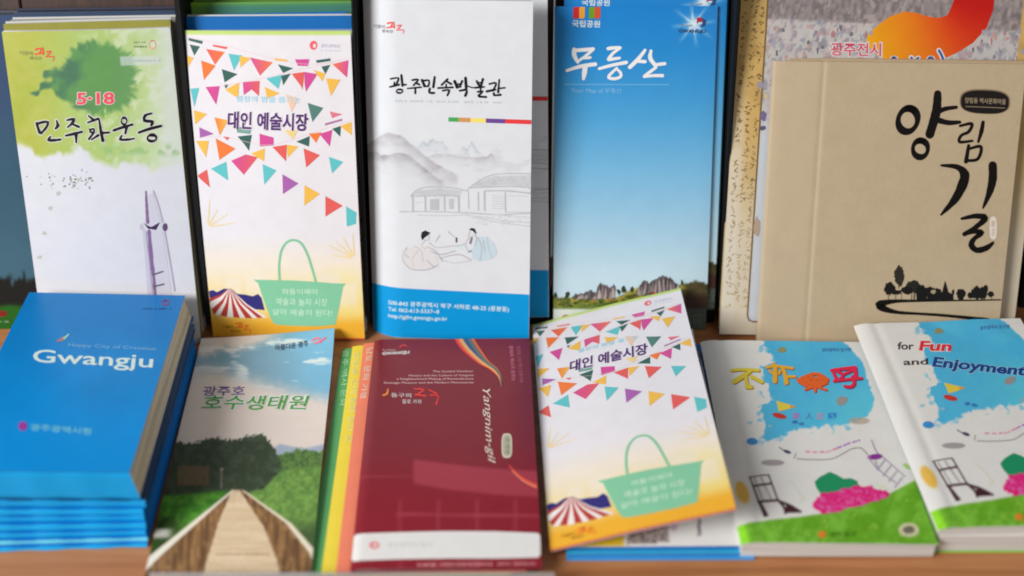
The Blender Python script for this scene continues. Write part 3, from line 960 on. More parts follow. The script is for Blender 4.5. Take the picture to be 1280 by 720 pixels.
for i in range(60):
    x = random.uniform(400, 735); y = random.uniform(400, 455); L([(x, y), (x + random.uniform(6, 16), y + random.uniform(-2, 3))], .7, G2)
for i in range(40):
    x = random.uniform(440, 735); y = random.uniform(178, 236); L([(x, y), (x + random.uniform(-4, 4), y + random.uniform(6, 14))], .6, G2)
for i in range(34):
    x = 70 + i * 8; L([(x + 14, 252 + abs(x - 200) * .05), (x + 4, 284)], .55, G2)
for i in range(44):
    x = 400 + i * 7.6; y0 = float(interp(x, [(400, 226), (520, 180), (740, 172)])); L([(x + 8, y0), (x, 240)], .55, G2)
a.build('house_drawing', t3)
a = Art(s3)
SK = (150, 146, 150)
a.poly(Q([(440, 520), (490, 520), (530, 560), (548, 610), (520, 645), (450, 660), (410, 640), (400, 600), (425, 560)], ox, oy, kk), (184, 204, 214), 0)
a.poly(Q([(310, 560), (370, 570), (400, 600), (370, 600), (320, 585)], ox, oy, kk), (196, 209, 216), 0)
a.poly(Q([(20, 600), (80, 570), (160, 575), (200, 620), (220, 680), (150, 705), (60, 700), (15, 660)], ox, oy, kk), (207, 207, 210), 0)
a.poly(Q([(118, 520), (122, 495), (142, 484), (172, 498), (158, 512), (140, 524), (126, 540)], ox, oy, kk), (34, 34, 40), 1)
a.poly(Q([(388, 482), (402, 470), (420, 474), (432, 502), (422, 500), (408, 486)], ox, oy, kk), (34, 34, 40), 1)
a.stroke(Q([(318, 528), (318, 548)], ox, oy, kk), 2.2, (80, 80, 90), 1)
a.stroke(Q([(404, 528), (396, 556)], ox, oy, kk), 2.6, (120, 118, 136), 1); a.stroke(Q([(385, 605), (402, 600)], ox, oy, kk), 1.8, (130, 138, 156), 1)
for pts in ([(160, 508), (166, 528), (152, 540), (136, 538)], [(165, 552), (200, 580), (255, 578), (300, 570)], [(140, 545), (120, 570), (150, 590)], [(40, 580), (15, 640), (60, 700), (150, 706), (215, 680)], [(80, 572), (120, 600), (130, 660)], [(100, 600), (70, 650), (80, 690)], [(215, 640), (300, 668), (400, 655)], [(230, 640), (330, 620), (400, 650)], [(170, 600), (230, 620), (310, 600)], [(270, 490), (310, 525)], [(392, 490), (386, 510), (396, 522), (412, 515)], [(390, 525), (368, 560), (385, 600)], [(420, 505), (432, 530), (420, 570)], [(365, 560), (330, 570), (300, 572)], [(150, 575), (200, 600), (240, 660)], [(200, 548), (225, 512)], [(440, 525), (460, 580), (450, 655)], [(490, 525), (500, 590), (520, 640)], [(470, 540), (478, 610)], [(30, 620), (55, 640)], [(150, 650), (190, 690)]):
    a.stroke(Q(pts, ox, oy, kk), [.6 + .5 * random.random() for _ in pts], random.choice([(172, 168, 172), (186, 180, 180), (164, 164, 172)]), 1)
a.build('figures_drawing', t3)
copy_tree(t3, shifted('T3', 0.0133, 0.0155, -1.2, 0.25, 0.0055, 3.2), 'second museum leaflet in the shade behind the first, showing beside the blue mountain leaflet', 'folk museum leaflets')
plain_leaflet('booklet', 'thick grey booklet hindmost behind the museum leaflets', 'booklet', shifted('T3', 0.0060, 0.0235, -1.6, 0, 0.0065, 3.2), 0.103, 0.2176, solid(190, 188, 190), lean_of('T3'), 0.009, pages=M_PAGE)


# ================================================================== T4  blue mountain leaflet
def bend4(u, v):
    t = np.clip(1 - np.asarray(u) / 0.012, 0, 1); q = np.clip((np.asarray(u) - 0.09) / 0.0108, 0, 1)
    return -0.0006 * t ** 2 - 0.0004 * q ** 2


s4 = Sheet(pose_T(*P['T4']), P['T4'][6], P['T4'][7], GT, bend4)


def paint4(px, py, u, v):
    n = fbm(px * .08, py * .08); n2 = fbm(px * .3, py * .3)
    ys = [0, 60, 130, 220, 300, 345]
    g = [(24, 126, 204), (36, 136, 208), (68, 156, 214), (122, 184, 222), (166, 203, 225), (188, 214, 227)]
    c = np.stack([np.interp(py, ys, [q[i] for q in g]) for i in range(3)], -1)
    dx, dy = px - 867, py - 30; rr = np.hypot(dx, dy); an = np.arctan2(dy, dx)
    ray = np.abs(np.cos(an * 4 + .5)) ** 14 * np.exp(-rr / 13.0) * 1.5 + np.exp(-(rr / 8.5) ** 2)
    c = mix(c, (222, 234, 246), np.clip(ray, 0, .95) * sst(34, 22, rr))
    hz = interp(px, [(690, 372), (720, 371), (770, 372), (790, 362), (815, 357), (838, 358), (870, 352), (895, 356)]) + (n2 - .5) * 7
    gr = mix(np.tile(np.array([118., 122, 50]), (len(px), 1)), (68, 82, 34), sst(.4, .6, n2))
    gr = mix(gr, (166, 150, 60), sst(.5, .65, fbm(px * .12 + 9, py * .25)) * .8)
    gr = mix(gr, (92, 120, 52), sst(376, 384, py) * .7)
    gr = mix(gr, (62, 52, 36), sst(852, 862, px) * .8)
    c = mix(c, gr, sst(-1.5, 1.5, py - hz))
    wat = sst(-1, 1.5, py - interp(px, [(690, 386), (740, 386), (770, 384), (790, 380)])) * sst(775, 760, px)
    c = mix(c, (206, 214, 208), wat)
    c = mix(c, (64, 40, 32), sst(366, 372, py) * sst(852, 858, px))
    c = mix(c, (74, 84, 78), sst(384, 388, py) * sst(850, 856, px))
    return c


t4 = thing('leaflet', 'sky blue mountain leaflet with white brushed title and rock cliffs', 'leaflet', s4.M, 'blue mountain leaflets')
front_cover(s4, paint4, 130, 260, t4, M_GLOSS, edge=(60, 130, 190))
bundle_back(s4, t4, lean_of('T4'), 2, 0.0011, (90, 140, 190))
a = Art(s4)
k = 8.0
for pts, w in [([(222, 255), (222, 310), (258, 382)], [40, 46, 30]), ([(230, 264), (320, 258), (412, 250)], [34, 38, 34]), ([(402, 262), (345, 312), (268, 368)], [30, 28, 24]), ([(290, 346), (382, 335)], [22, 28]),
               ([(150, 465), (290, 422), (432, 402)], [30, 36, 40]), ([(332, 425), (324, 490), (315, 548)], [56, 50, 28]),
               ([(562, 246), (620, 238), (680, 238)], [36, 34, 34]), ([(676, 245), (610, 292), (566, 350)], [26, 30, 34]), ([(566, 356), (676, 340)], [34, 28]), ([(472, 446), (600, 412), (742, 384)], [28, 32, 34]),
               ([(650, 440), (585, 500), (565, 535), (620, 548), (684, 528), (686, 486), (648, 452)], [24, 30, 30, 30, 32, 30, 22]),
               ([(930, 262), (862, 350), (778, 432)], [30, 40, 36]), ([(862, 372), (930, 376)], [30, 36]), ([(990, 268), (982, 340), (1032, 412)], [30, 42, 38]), ([(1030, 408), (1128, 396)], [30, 34]), ([(1040, 432), (985, 475), (922, 522)], [32, 30, 30]), ([(922, 526), (1010, 516), (1104, 516)], [30, 28, 34])]:
    a.stroke(Q(pts, 690, 30, k), [x / k for x in w], (232, 232, 244), 1, jit=.06)
a.build('title_lettering', t4)
a = Art(s4)
a.stroke([(706, 105.5), (836, 105.8)], .9, (120, 184, 226), 0)
a.text('Tour Map of 무등산', (714, 115.5), (777, 116), 5.6, (136, 192, 230), 0)
a.build('subtitle_lettering', t4)
a = Art(s4)
for x0, x1, c in ((716.5, 724, (204, 44, 50)), (724, 731, (238, 164, 60)), (736, 743, (104, 158, 40)), (743, 750.5, (206, 82, 50))):
    a.poly([(x0 + 1, 8.6), (x1, 8.6), (x1, 21), (x1 - 2, 23.5), (x0, 23), (x0, 11)], c, 0)
a.text('국립공원', (715, 33), (750, 33.5), 7.2, (214, 228, 244), 0, bold=.02)
a.build('park_logo', t4)
a = Art(s4)
a.poly([(871, 22), (877, 21.5), (878, 27), (873, 27.5), (871, 30)], (176, 42, 58), 3); a.poly([(878, 22.5), (883, 26), (881, 33), (875, 34), (878, 29)], (52, 74, 120), 3)
a.text('Your Partner', (849, 32.5), (866, 32.8), 3.4, (120, 140, 170), 2)
a.text('GWANGJU', (848, 40.5), (882, 41), 4.4, (48, 62, 100), 2, bold=.03)
a.build('star_logo', t4)
a = Art(s4)                                                    # cliffs
kx, ky, kk = 690, 330, 6.095
D1, D2, D3 = (96, 90, 98), (132, 122, 128), (190, 170, 172)


def R_(pts, c, l=1):
    a.poly(Q(pts, kx, ky, kk), c, l)


rk = random.Random(4)
PAL = [(92, 84, 90), (112, 100, 104), (76, 68, 74), (138, 122, 122), (176, 154, 152), (100, 88, 88), (188, 166, 162)]


def cliff(env, base, x0, x1, l=1):
    """jagged crags: a broken dark outline, pale slanting faces and dark clefts"""
    top, x = [], x0
    while x < x1:
        top.append((x, float(interp(x, env)) + rk.uniform(-7, 12)))
        x += rk.uniform(5, 15)
    low = [(q, float(interp(q, base)) + rk.uniform(2, 10)) for q in np.linspace(x1, x0, 9)]
    R_(top + [(x1 + 4, float(interp(x1, env)) + 20)] + low, (106, 99, 102), l)
    x = x0
    while x < x1 - 8:
        wd = rk.uniform(10, 30); b = float(interp(x, base)) + rk.uniform(-2, 6); t = float(interp(x + wd * .5, env)) + rk.uniform(4, 40); ln = rk.uniform(-10, 12)
        R_([(x - 3, b), (x + wd * .2 + ln, t + rk.uniform(0, 22)), (x + wd * .55 + ln, t), (x + wd * .8, b - rk.uniform(0, 20))], rk.choice([(168, 152, 150), (142, 130, 130), (186, 170, 168), (126, 116, 118), (88, 80, 84)]), l + 1)
        if rk.random() < .75:
            cx = x + wd * rk.uniform(.4, 1)
            R_([(cx - 2, float(interp(cx, env)) + 10), (cx + rk.uniform(3, 8), float(interp(cx, env)) + 14), (cx + rk.uniform(-8, 6), b - rk.uniform(0, 30))], (58, 50, 50), l + 2)
        x += wd * .7


cliff([(160, 250), (185, 216), (205, 228), (230, 220), (262, 206), (275, 196), (300, 192), (318, 214), (330, 200)], [(160, 262), (330, 266)], 164, 326)
cliff([(322, 262), (338, 205), (350, 152), (378, 143), (400, 158), (425, 166), (445, 176), (470, 152), (486, 160), (492, 200)], [(320, 266), (490, 262)], 322, 482)
cliff([(640, 228), (655, 190), (672, 150), (695, 120), (715, 130), (735, 142), (770, 112), (800, 106), (822, 97), (850, 86), (885, 100), (905, 98), (940, 138), (975, 152), (985, 175)], [(640, 236), (770, 236), (860, 222), (985, 192)], 646, 972)
for x, y, r in ((25, 240, 14), (118, 232, 18), (545, 196, 20), (108, 250, 12), (508, 210, 14), (610, 190, 14), (990, 142, 10)):
    a.ellipse(kx + x / kk, ky + y / kk, r / kk, (r + 8) / kk, (52, 58, 38), 1, n=11, rough=.3)
for i in range(70):
    x, y = random.uniform(20, 1000), 0
    yb = float(interp(x, [(0, 262), (300, 268), (500, 262), (640, 238), (860, 222), (1000, 190)])) + random.uniform(0, 60)
    a.ellipse(kx + x / kk, ky + yb / kk, random.uniform(1.4, 4), random.uniform(.8, 2), random.choice([(116, 124, 48), (84, 98, 40), (160, 148, 62), (60, 74, 34), (150, 120, 50)]), 3, n=9, rough=.3)
a.ellipse(kx + 768 / kk, ky + 222 / kk, 3, 2, (156, 44, 44), 4, n=8, rough=.2); a.ellipse(kx + 108 / kk, ky + 402 / kk, 5, 2.6, (170, 96, 76), 4)
a.build('cliff_print', t4)
a = Art(s4); a.text('무등산', (866, 408), (884, 408), 14, (112, 122, 114), 1); a.build('foot_lettering', t4)
copy_tree(t4, shifted('T4', 0.0056, 0.0075, 0.3, -0.1, 0.0110), 'blue mountain leaflet just behind another one, showing its logo above it', 'blue mountain leaflets')
copy_tree(t4, shifted('T4', 0.0072, 0.0135, 0.5, -0.15, 0.0120), 'shaded blue mountain leaflet hindmost against the added black fin', 'blue mountain leaflets')

# ================================================================== T5  large booklet with old script border
s5 = Sheet(pose_T(*P['T5']), P['T5'][6], P['T5'][7], 0.98)


def paint5(px, py, u, v):
    n = fbm(px * .05, py * .05); n2 = fbm(px * .26, py * .15, 3); n3 = fbm(px * .16, py * .16)
    w = s5.w
    c = mix(np.tile(np.array([206., 172, 106]), (len(px), 1)), (216, 204, 182), sst(140, 330, py))
    c = mix(c, (222, 216, 204), sst(.0125, .004, u) * sst(60, 200, py) * .7)
    c = mix(c, (170, 134, 74), sst(.5, .72, n) * .4 * sst(300, 100, py))
    ins = sst(.0172, .0178, u) * sst(.0172, .0178, w - u) * sst(.0085, .0092, v)
    ph = mix(np.tile(np.array([150., 140, 140]), (len(px), 1)), (122, 114, 116), sst(.35, .7, n2))
    ph = mix(ph, (184, 170, 166), sst(.52, .72, fbm(px * .3 + 5, py * .14, 3)) * .7)
    lower = mix(np.tile(np.array([196., 192, 190]), (len(px), 1)), (150, 146, 156), sst(.58, .7, n3))
    lower = mix(lower, (182, 140, 142), sst(.60, .74, fbm(px * .2 + 50, py * .12)) * .6)
    lower = mix(lower, (140, 144, 164), sst(.60, .72, fbm(px * .2 + 90, py * .12 + 7)) * .6)
    ph = mix(ph, lower, sst(-2, 2, py - interp(px, [(950, 22), (1100, 30), (1200, 36), (1290, 40)]) + (n3 - .5) * 6))
    ph = mix(ph, (200, 206, 214), sst(120, 170, py))
    c = mix(c, ph, ins)
    return c


t5 = thing('booklet', 'large booklet with yellowed script border and crowd photograph behind the kraft book', 'booklet', s5.M)
front_cover(s5, paint5, 170, 190, t5, M_SATIN, edge=(170, 150, 110))
block('page_block', s5, t5, M_CREAMP, -0.0006, -0.005, shear=lean_of('T5'), inset=0.001)
block('back_cover', s5, t5, M_SATIN, -0.0052, -0.0057, shear=lean_of('T5'), inset=0.0002, colour=(200, 180, 130))
a = Art(s5)
for v0 in np.arange(0.02, 0.246, 0.0046):
    for u0 in (0.0042, 0.0098, 0.0148):
        if random.random() < .86:
            x, y = s5.px(np.array([u0]), np.array([v0])); x, y = float(x[0]), float(y[0])
            fade = min(1, max(.25, (400 - y) / 260))
            base = np.array([206, 186, 140]); ink = np.array([120, 92, 52]) if random.random() < .75 else np.array([90, 74, 58])
            cc = tuple(base * (1 - fade * .85) + ink * fade * .85)
            for j in range(random.randint(3, 5)):
                dx, dy = random.uniform(-2.6, 2.6), random.uniform(-3.4, 3.4)
                a.stroke([(x + dx, y + dy), (x + dx + random.uniform(-3.4, 3.4), y + dy + random.uniform(-2.8, 2.8))], random.uniform(.7, 1.5), cc, 0)
a.build('script_lettering', t5)
a = Art(s5)
fl = []
for uu, vv in [(.0175, .2495), (.0175, .19), (.0175, .13), (.0175, .07), (.0175, .018), (.0175, .013), (.0188, .0098), (.0215, .0088), (.05, .0088), (.12, .0088), (.178, .0088)]:
    x, y = s5.px(np.array([uu]), np.array([vv])); fl.append((float(x[0]), float(y[0])))
a.stroke(fl, 2.0, (128, 104, 62), 1, sm=False)
a.build('frame_line', t5)
a = Art(s5)
inner = [(650, 165), (655, 140), (690, 105), (740, 68), (800, 46), (850, 52), (895, 66), (940, 72), (972, 62), (988, 32), (1000, 0), (1004, -40)]
outer = [(668, 200), (700, 225), (745, 246), (800, 252), (860, 252), (915, 246), (965, 232), (1010, 212), (1075, 172), (1130, 110), (1156, 40), (1166, -40)]
GR = [(240, 176, 26), (240, 170, 24), (238, 158, 24), (236, 146, 24), (234, 132, 24), (232, 116, 24), (228, 98, 24), (224, 80, 22), (216, 58, 20), (206, 38, 18), (196, 22, 16), (192, 18, 16)]
V = Q(inner, 880, 0, 3.2) + Q(outer, 880, 0, 3.2)
m = len(inner)
a.tri(V, [f for i in range(m - 1) for f in ((i, i + 1, m + i), (i + 1, m + i + 1, m + i))], GR + GR, 0)
a.build('swoosh_emblem', t5)
a = Art(s5)
a.text('광주전시', (1036, 68), (1103, 69), 14.5, (226, 214, 216), 2, bold=.075)
a.text('광주전시', (1038, 68), (1101, 69), 14, (214, 70, 104), 4, bold=.01)
a.build('pink_lettering', t5)
a = Art(s5)
for wd, c, l in ((6.4, (226, 226, 232), 2), (2.9, (34, 92, 164), 4)):
    a.ring(1117, 77, 4, 5, wd * .8, c, l); a.stroke([(1139, 72), (1142, 78)], wd, c, l); a.stroke([(1148, 72), (1143, 76), (1149, 82)], wd * .8, c, l)
    a.ring(1163, 77, 4.5, 5, wd * .8, c, l); a.stroke([(1173.5, 63), (1178, 72), (1181, 84)], wd, c, l)
a.build('blue_lettering', t5)
a = Art(s5)
random.seed(21)
for i in range(75):                                            # little figures of the printed parade
    x = random.choice([random.uniform(962, 1045), random.uniform(1040, 1090), random.uniform(1215, 1280)]); y = random.uniform(34, 74)
    if 1035 < x < 1105 and y > 50:
        continue
    a.ellipse(x, y, random.uniform(1, 2.4), random.uniform(2, 4.5), random.choice([(136, 138, 160), (184, 130, 134), (206, 200, 200), (120, 118, 124), (198, 160, 152), (160, 164, 184)]), 1, n=8, rough=.3)
for x, y, rx, ry, c in ((954, 145, 4, 6, (120, 106, 150)), (953, 160, 4, 3, (96, 90, 120)), (957, 120, 3, 4, (206, 190, 150)), (950, 106, 4, 5, (160, 150, 160)), (946, 284, 4, 13, (178, 158, 140))):
    a.ellipse(x, y, rx, ry, c, 1, n=12, rough=.15)
a.build('parade_print', t5)['kind'] = 'stuff'


# ================================================================== T6  kraft book
s6 = Sheet(pose_T(*P['T6']), P['T6'][6], P['T6'][7], 1.24, lambda u, v: -0.00035 * np.exp(-((np.asarray(u) - .0312) / .0012) ** 2) - 0.0006 * np.clip(1 - np.asarray(u) / .008, 0, 1) ** 2)


def paint6(px, py, u, v):
    n = fbm(px * .5, py * .5, 3); n2 = fbm(px * .04, py * .04); n3 = fbm(px * .9, py * .12)
    c = np.tile(np.array([172., 155, 129]), (len(px), 1)) + ((n - .5) * 6 + (n2 - .5) * 5 + (n3 - .5) * 4)[:, None]
    c = mix(c, (180, 163, 139), sst(.0315, .029, u) * .6)
    c = mix(c, (196, 178, 152), np.exp(-((u - .0325) / .0008) ** 2) * .5)
    c = mix(c, (192, 176, 148), sst(.0022, .0008, u) * .7)
    return c


t6 = thing('book', 'kraft brown book with black brushed title and village silhouette', 'book', s6.M)
front_cover(s6, paint6, 130, 140, t6, M_MATT, t=0.0010, edge=(176, 158, 132))
block('page_block', s6, t6, M_CREAMP, -0.0012, -0.0040, shear=lean_of('T6'), inset=0.0016, nx=30)
block('back_cover', s6, t6, M_MATT, -0.0042, -0.0052, shear=lean_of('T6'), inset=0.0, colour=(168, 148, 122), nx=30)
a = Art(s6)
BK = (8, 5, 5)
for pts, w in [([(246, 82), (240, 150), (216, 234)], [22, 28, 26]), ([(244, 150), (275, 138), (316, 132)], [16, 14, 10]), ([(240, 178), (285, 190), (328, 188)], [18, 16, 10]),
               ([(330, 202), (374, 194), (362, 224), (334, 238), (328, 262), (376, 258)], [8, 10, 10, 9, 10, 7]), ([(416, 188), (410, 222), (398, 262)], [10, 13, 7]), ([(362, 276), (352, 336)], [10, 13]), ([(364, 288), (408, 280), (396, 326), (354, 332)], [8, 10, 10, 9]),
               ([(260, 350), (318, 356), (346, 382), (340, 420), (310, 478), (258, 536)], [7, 16, 28, 30, 24, 5]), ([(452, 350), (452, 400), (440, 452), (416, 510)], [24, 26, 20, 5]),
               ([(336, 550), (388, 540), (424, 548), (388, 582), (346, 608)], [8, 16, 20, 14, 14]), ([(346, 608), (380, 598), (412, 602), (384, 624), (372, 648), (392, 668), (428, 660), (454, 640)], [12, 14, 16, 14, 18, 18, 18, 8])]:
    a.stroke(Q(pts, 1090, 90, 3.0), [x / 3.0 * 1.25 for x in w], BK, 1, jit=.05)
a.ring(1090 + 134 / 3, 90 + 180 / 3, 36 / 3, 44 / 3, 27 / 3, BK, 1, rot=.25); a.ring(1090 + 181 / 3, 90 + 288 / 3, 28 / 3, 31 / 3, 23 / 3, BK, 1)
a.build('title_lettering', t6)
a = Art(s6)
a.ellipse(1231, 127, 31.5, 15.6, (120, 104, 82), 0, n=36, power=2.8, rot=.04); a.ellipse(1231, 127.5, 30, 14.4, (22, 17, 16), 1, n=36, power=2.8, rot=.04)
a.text('양림동 역사문화마을', (1206, 128), (1257, 130), 6, (168, 150, 126), 3)
a.stroke([(1207, 133), (1256, 135)], .7, (150, 132, 108), 3)
a.build('oval_badge', t6)
a = Art(s6)
a.ellipse(1241.5, 285, 4.6, 14.5, (208, 198, 188), 0, n=24, power=3)
a.text('둘레', (1239.5, 275), (1239.5, 294), 4, (170, 156, 146), 2, up=(1, 0))
a.build('white_tag_print', t6)
a = Art(s6)
kx, ky, kk = 1080, 310, 6.0
a.stroke(Q([(1024, 388), (800, 392), (600, 394), (400, 396), (250, 398), (165, 408), (112, 426), (150, 455), (250, 482), (400, 492), (560, 502), (700, 515), (840, 530), (930, 548), (965, 585)], kx, ky, kk), [x / kk for x in (10, 12, 14, 18, 26, 42, 62, 50, 26, 20, 22, 24, 28, 44, 84)], BK, 1)
random.seed(5)


def blob(x, y, rx, ry, c=(22, 20, 18), n=26, r=.16):
    a.ellipse(kx + x / kk, ky + y / kk, rx / kk, ry / kk, c, 2, n=n, rough=r)


blob(262, 200, 38, 66, (40, 38, 32)); blob(270, 255, 20, 32, (46, 42, 34)); blob(190, 305, 42, 46); blob(240, 332, 40, 18); blob(365, 292, 58, 46, (30, 32, 28)); blob(322, 318, 46, 28); blob(430, 335, 42, 52); blob(495, 330, 46, 40); blob(540, 345, 40, 46); blob(725, 345, 34, 40); blob(845, 335, 40, 48); blob(885, 340, 36, 44); blob(912, 305, 17, 30); blob(950, 345, 24, 22); blob(800, 355, 26, 24); blob(667, 330, 10, 20)
a.poly(Q([(395, 300), (470, 300), (470, 388), (392, 388)], kx, ky, kk), (20, 18, 18), 2)
a.poly(Q([(560, 340), (585, 330), (600, 270), (607, 244), (616, 270), (632, 330), (670, 350), (670, 390), (470, 390), (480, 345)], kx, ky, kk), (20, 18, 18), 2)
a.poly(Q([(780, 352), (840, 300), (880, 350), (880, 372), (790, 368)], kx, ky, kk), (22, 20, 20), 2)
a.ellipse(kx + 518 / kk, ky + 328 / kk, 3.2, 2.8, (150, 136, 114), 4, n=12, rough=.2)
for x, y0, y1, w in ((185, 340, 388, 4), (238, 345, 388, 4), (283, 340, 388, 3), (262, 255, 300, 5), (358, 335, 388, 5), (378, 335, 388, 8), (712, 370, 392, 4), (742, 370, 392, 4), (905, 360, 388, 5), (958, 352, 385, 3)):
    a.stroke(Q([(x, y0), (x - 3, y1)], kx, ky, kk), w / kk, (24, 20, 18), 2)
a.build('village_silhouette', t6)

# ================================================================== B1  stack of blue city booklets
s_b1 = Sheet(pose_B(*P['B1']), P['B1'][6], P['B1'][7], GB)


def paintb1(px, py, u, v):
    n = fbm(px * .02, py * .02)
    c = mix(np.tile(np.array([0., 106, 172]), (len(px), 1)), (0, 126, 198), sst(380, 560, py + (n - .5) * 120))
    return mix(c, (30, 104, 170), sst(420, 370, py) * sst(80, 220, px) * .5)


def stack_booklet(label, M, w, h, tf, tb, paint, cover_c, spine_c, pages, grp='blue city booklets in a stack', nx=40, ny=60, slip=0.0):
    """a booklet lying with its spine to the front; tf, tb its thickness at the spine and at the far end"""
    s = Sheet(M, w, h, GB)
    r = thing('booklet', label, 'booklet', M, grp)
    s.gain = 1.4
    front_cover(s, paint, nx, ny, r, M_GLOSS, t=0.0005, edge=cover_c)
    # page block, wedge shaped
    def wedge(name, u0, u1, v0, v1, za, zb, mat, col=None):
        Vv = []
        for vv in (v0, v1):
            t = vv / h; T = tf * (1 - t) + tb * t
            for uu in (u0, u1):
                Vv += [(uu - w / 2 + slip * za(T) / T, vv, -za(T)), (uu - w / 2 + slip * zb(T) / T, vv, -zb(T))]
        Fs = [(0, 2, 6, 4), (1, 5, 7, 3), (0, 1, 3, 2), (4, 6, 7, 5), (0, 4, 5, 1), (2, 3, 7, 6)]
        cc = None if col is None else np.tile(np.array(lin(col, GB)), (8, 1))
        return mesh_obj(name, Vv, Fs, mat, r, cc)
    wedge('page_block', 0.0008, w - 0.0012, 0.0012, h - 0.0012, lambda T: 0.0006, lambda T: T - 0.0006, pages)
    wedge('back_cover', 0.0, w, 0.0006, h, lambda T: T - 0.0005, lambda T: T, M_GLOSS, cover_c)
    # rounded spine at the front
    Vv, Fs = [], []
    nseg = 8; nxs = 14
    for j in range(nxs + 1):
        for i in range(nseg + 1):
            an = math.pi * (i / nseg)
            Vv.append((-w / 2 + w * j / nxs + slip * (1 - math.cos(an)) / 2, 0.0010 - math.sin(an) ** .22 * 0.0012 + 0.0004 * math.sin(j * 1.7), -tf / 2 + math.cos(an) * (tf / 2)))
    for j in range(nxs):
        for i in range(nseg):
            q = j * (nseg + 1) + i
            Fs.append((q, q + 1, q + nseg + 2, q + nseg + 1))
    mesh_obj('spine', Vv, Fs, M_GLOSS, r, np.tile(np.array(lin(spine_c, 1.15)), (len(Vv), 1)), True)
    return s, r


BL = (6, 96, 168)
NB = 8
tfs = [0.0195, 0.0052] + [0.0046, 0.0041, 0.0048, 0.0042] + [0.0032, 0.0033]
tbs = [0.0165, 0.0040] + [0.0029] * 4 + [0.0022, 0.0022]
ORD = ['third', 'fourth', 'fifth', 'sixth']
lab = ['blue city booklet with white title on top of its stack', 'navy edged booklet second in the blue stack'] + ['blue spined booklet %s from the top of the blue stack' % o for o in ORD] + ['pale spined booklet second from the bottom of the blue stack', 'cyan spined booklet at the bottom of the blue stack']
spc = [(0, 146, 210), (0, 146, 214), (0, 156, 224), (0, 150, 218), (2, 158, 226), (0, 152, 220), (96, 196, 238), (0, 158, 228)]  # blue spines brighter than the covers: front light put into their colour
x, y, z, aa, bb, cc, w1, h1 = P['B1']
acc = 0.0; accb = 0.0
for i in range(NB):
    fr = i / (NB - 1)
    off = (0, 0, 0) if i == 0 else (random.uniform(-.0005, .0005) + (.0056 if i == 1 else .0034 + .0001 * i), random.uniform(-.0003, .0003) - .0013 * i, 0)
    zf = 0.0490 - acc
    zb_ = 0.0490 - math.sin(math.radians(-aa)) * h1 - accb
    tilt = -math.degrees(math.asin(max(0, (zf - zb_)) / h1)) if i else aa
    cr = cc * (1 - fr) if i else cc
    Mi = pose_B(x + off[0], y + off[1], zf, tilt, bb - .5 * fr, cr, w1, h1)
    hh = h1 if i == 0 else h1 - 0.008 - 0.0015 * random.random()
    if i == 0:
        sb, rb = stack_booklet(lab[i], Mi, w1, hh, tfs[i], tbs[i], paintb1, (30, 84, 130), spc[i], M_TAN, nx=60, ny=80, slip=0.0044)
        s_b1 = sb; t_b1 = rb
    else:
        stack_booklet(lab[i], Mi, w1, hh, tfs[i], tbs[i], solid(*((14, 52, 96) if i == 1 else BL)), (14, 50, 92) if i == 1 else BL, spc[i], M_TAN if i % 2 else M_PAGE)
    acc += tfs[i] + 0.0001; accb += tbs[i] + 0.0001
a = Art(s_b1)
kx, ky, kk = 20, 400, 4.5
a.text('Gwangju', *Q([(92, 236), (768, 268)], kx, ky, kk), 17.5, (186, 212, 230), 1, bold=.012, up=(.12, -1))
a.build('title_lettering', t_b1, M_GLOSS)
a = Art(s_b1)
a.text('Happy City of Creation', *Q([(295, 148), (785, 172)], kx, ky, kk), 4.6, (112, 168, 206), 1)
a.stroke(Q([(228, 122), (262, 108), (276, 96)], kx, ky, kk), [1, 5, 2], (150, 110, 110), 1); a.stroke(Q([(272, 104), (296, 82)], kx, ky, kk), [3, 2], (130, 184, 170), 1)
a.build('slogan_lettering', t_b1, M_GLOSS)
a = Art(s_b1)
a.ellipse(20 + 38 / 4.5, 400 + 598 / 4.5, 5.4, 5.8, (140, 50, 140), 1); a.text('광주광역시청', *Q([(80, 618), (422, 644)], kx, ky, kk), 7.0, (100, 178, 222), 1, bold=.02)
a.build('city_logo', t_b1, M_GLOSS)
a = Art(s_b1)
a.ring(207, 378.5, 4.5, 2.6, 1.8, (120, 60, 110), 1); a.scribble(178, 212, 386, 2, (10, 72, 130), 1)
a.build('emblem', t_b1, M_GLOSS)


# ================================================================== B2  lake park booklet
def bendb2(u, v):
    q = np.clip((np.asarray(v) - .150) / .048, 0, 1); r = np.clip(np.asarray(u) / .0865, 0, 1)
    return 0.0055 * q ** 2 * (0.25 + .75 * r ** 2) + 0.0010 * np.sin(np.clip(np.asarray(v) / .198, 0, 1) * math.pi)


sb2 = Sheet(pose_B(*P['B2']), P['B2'][6], P['B2'][7], GB, bendb2)


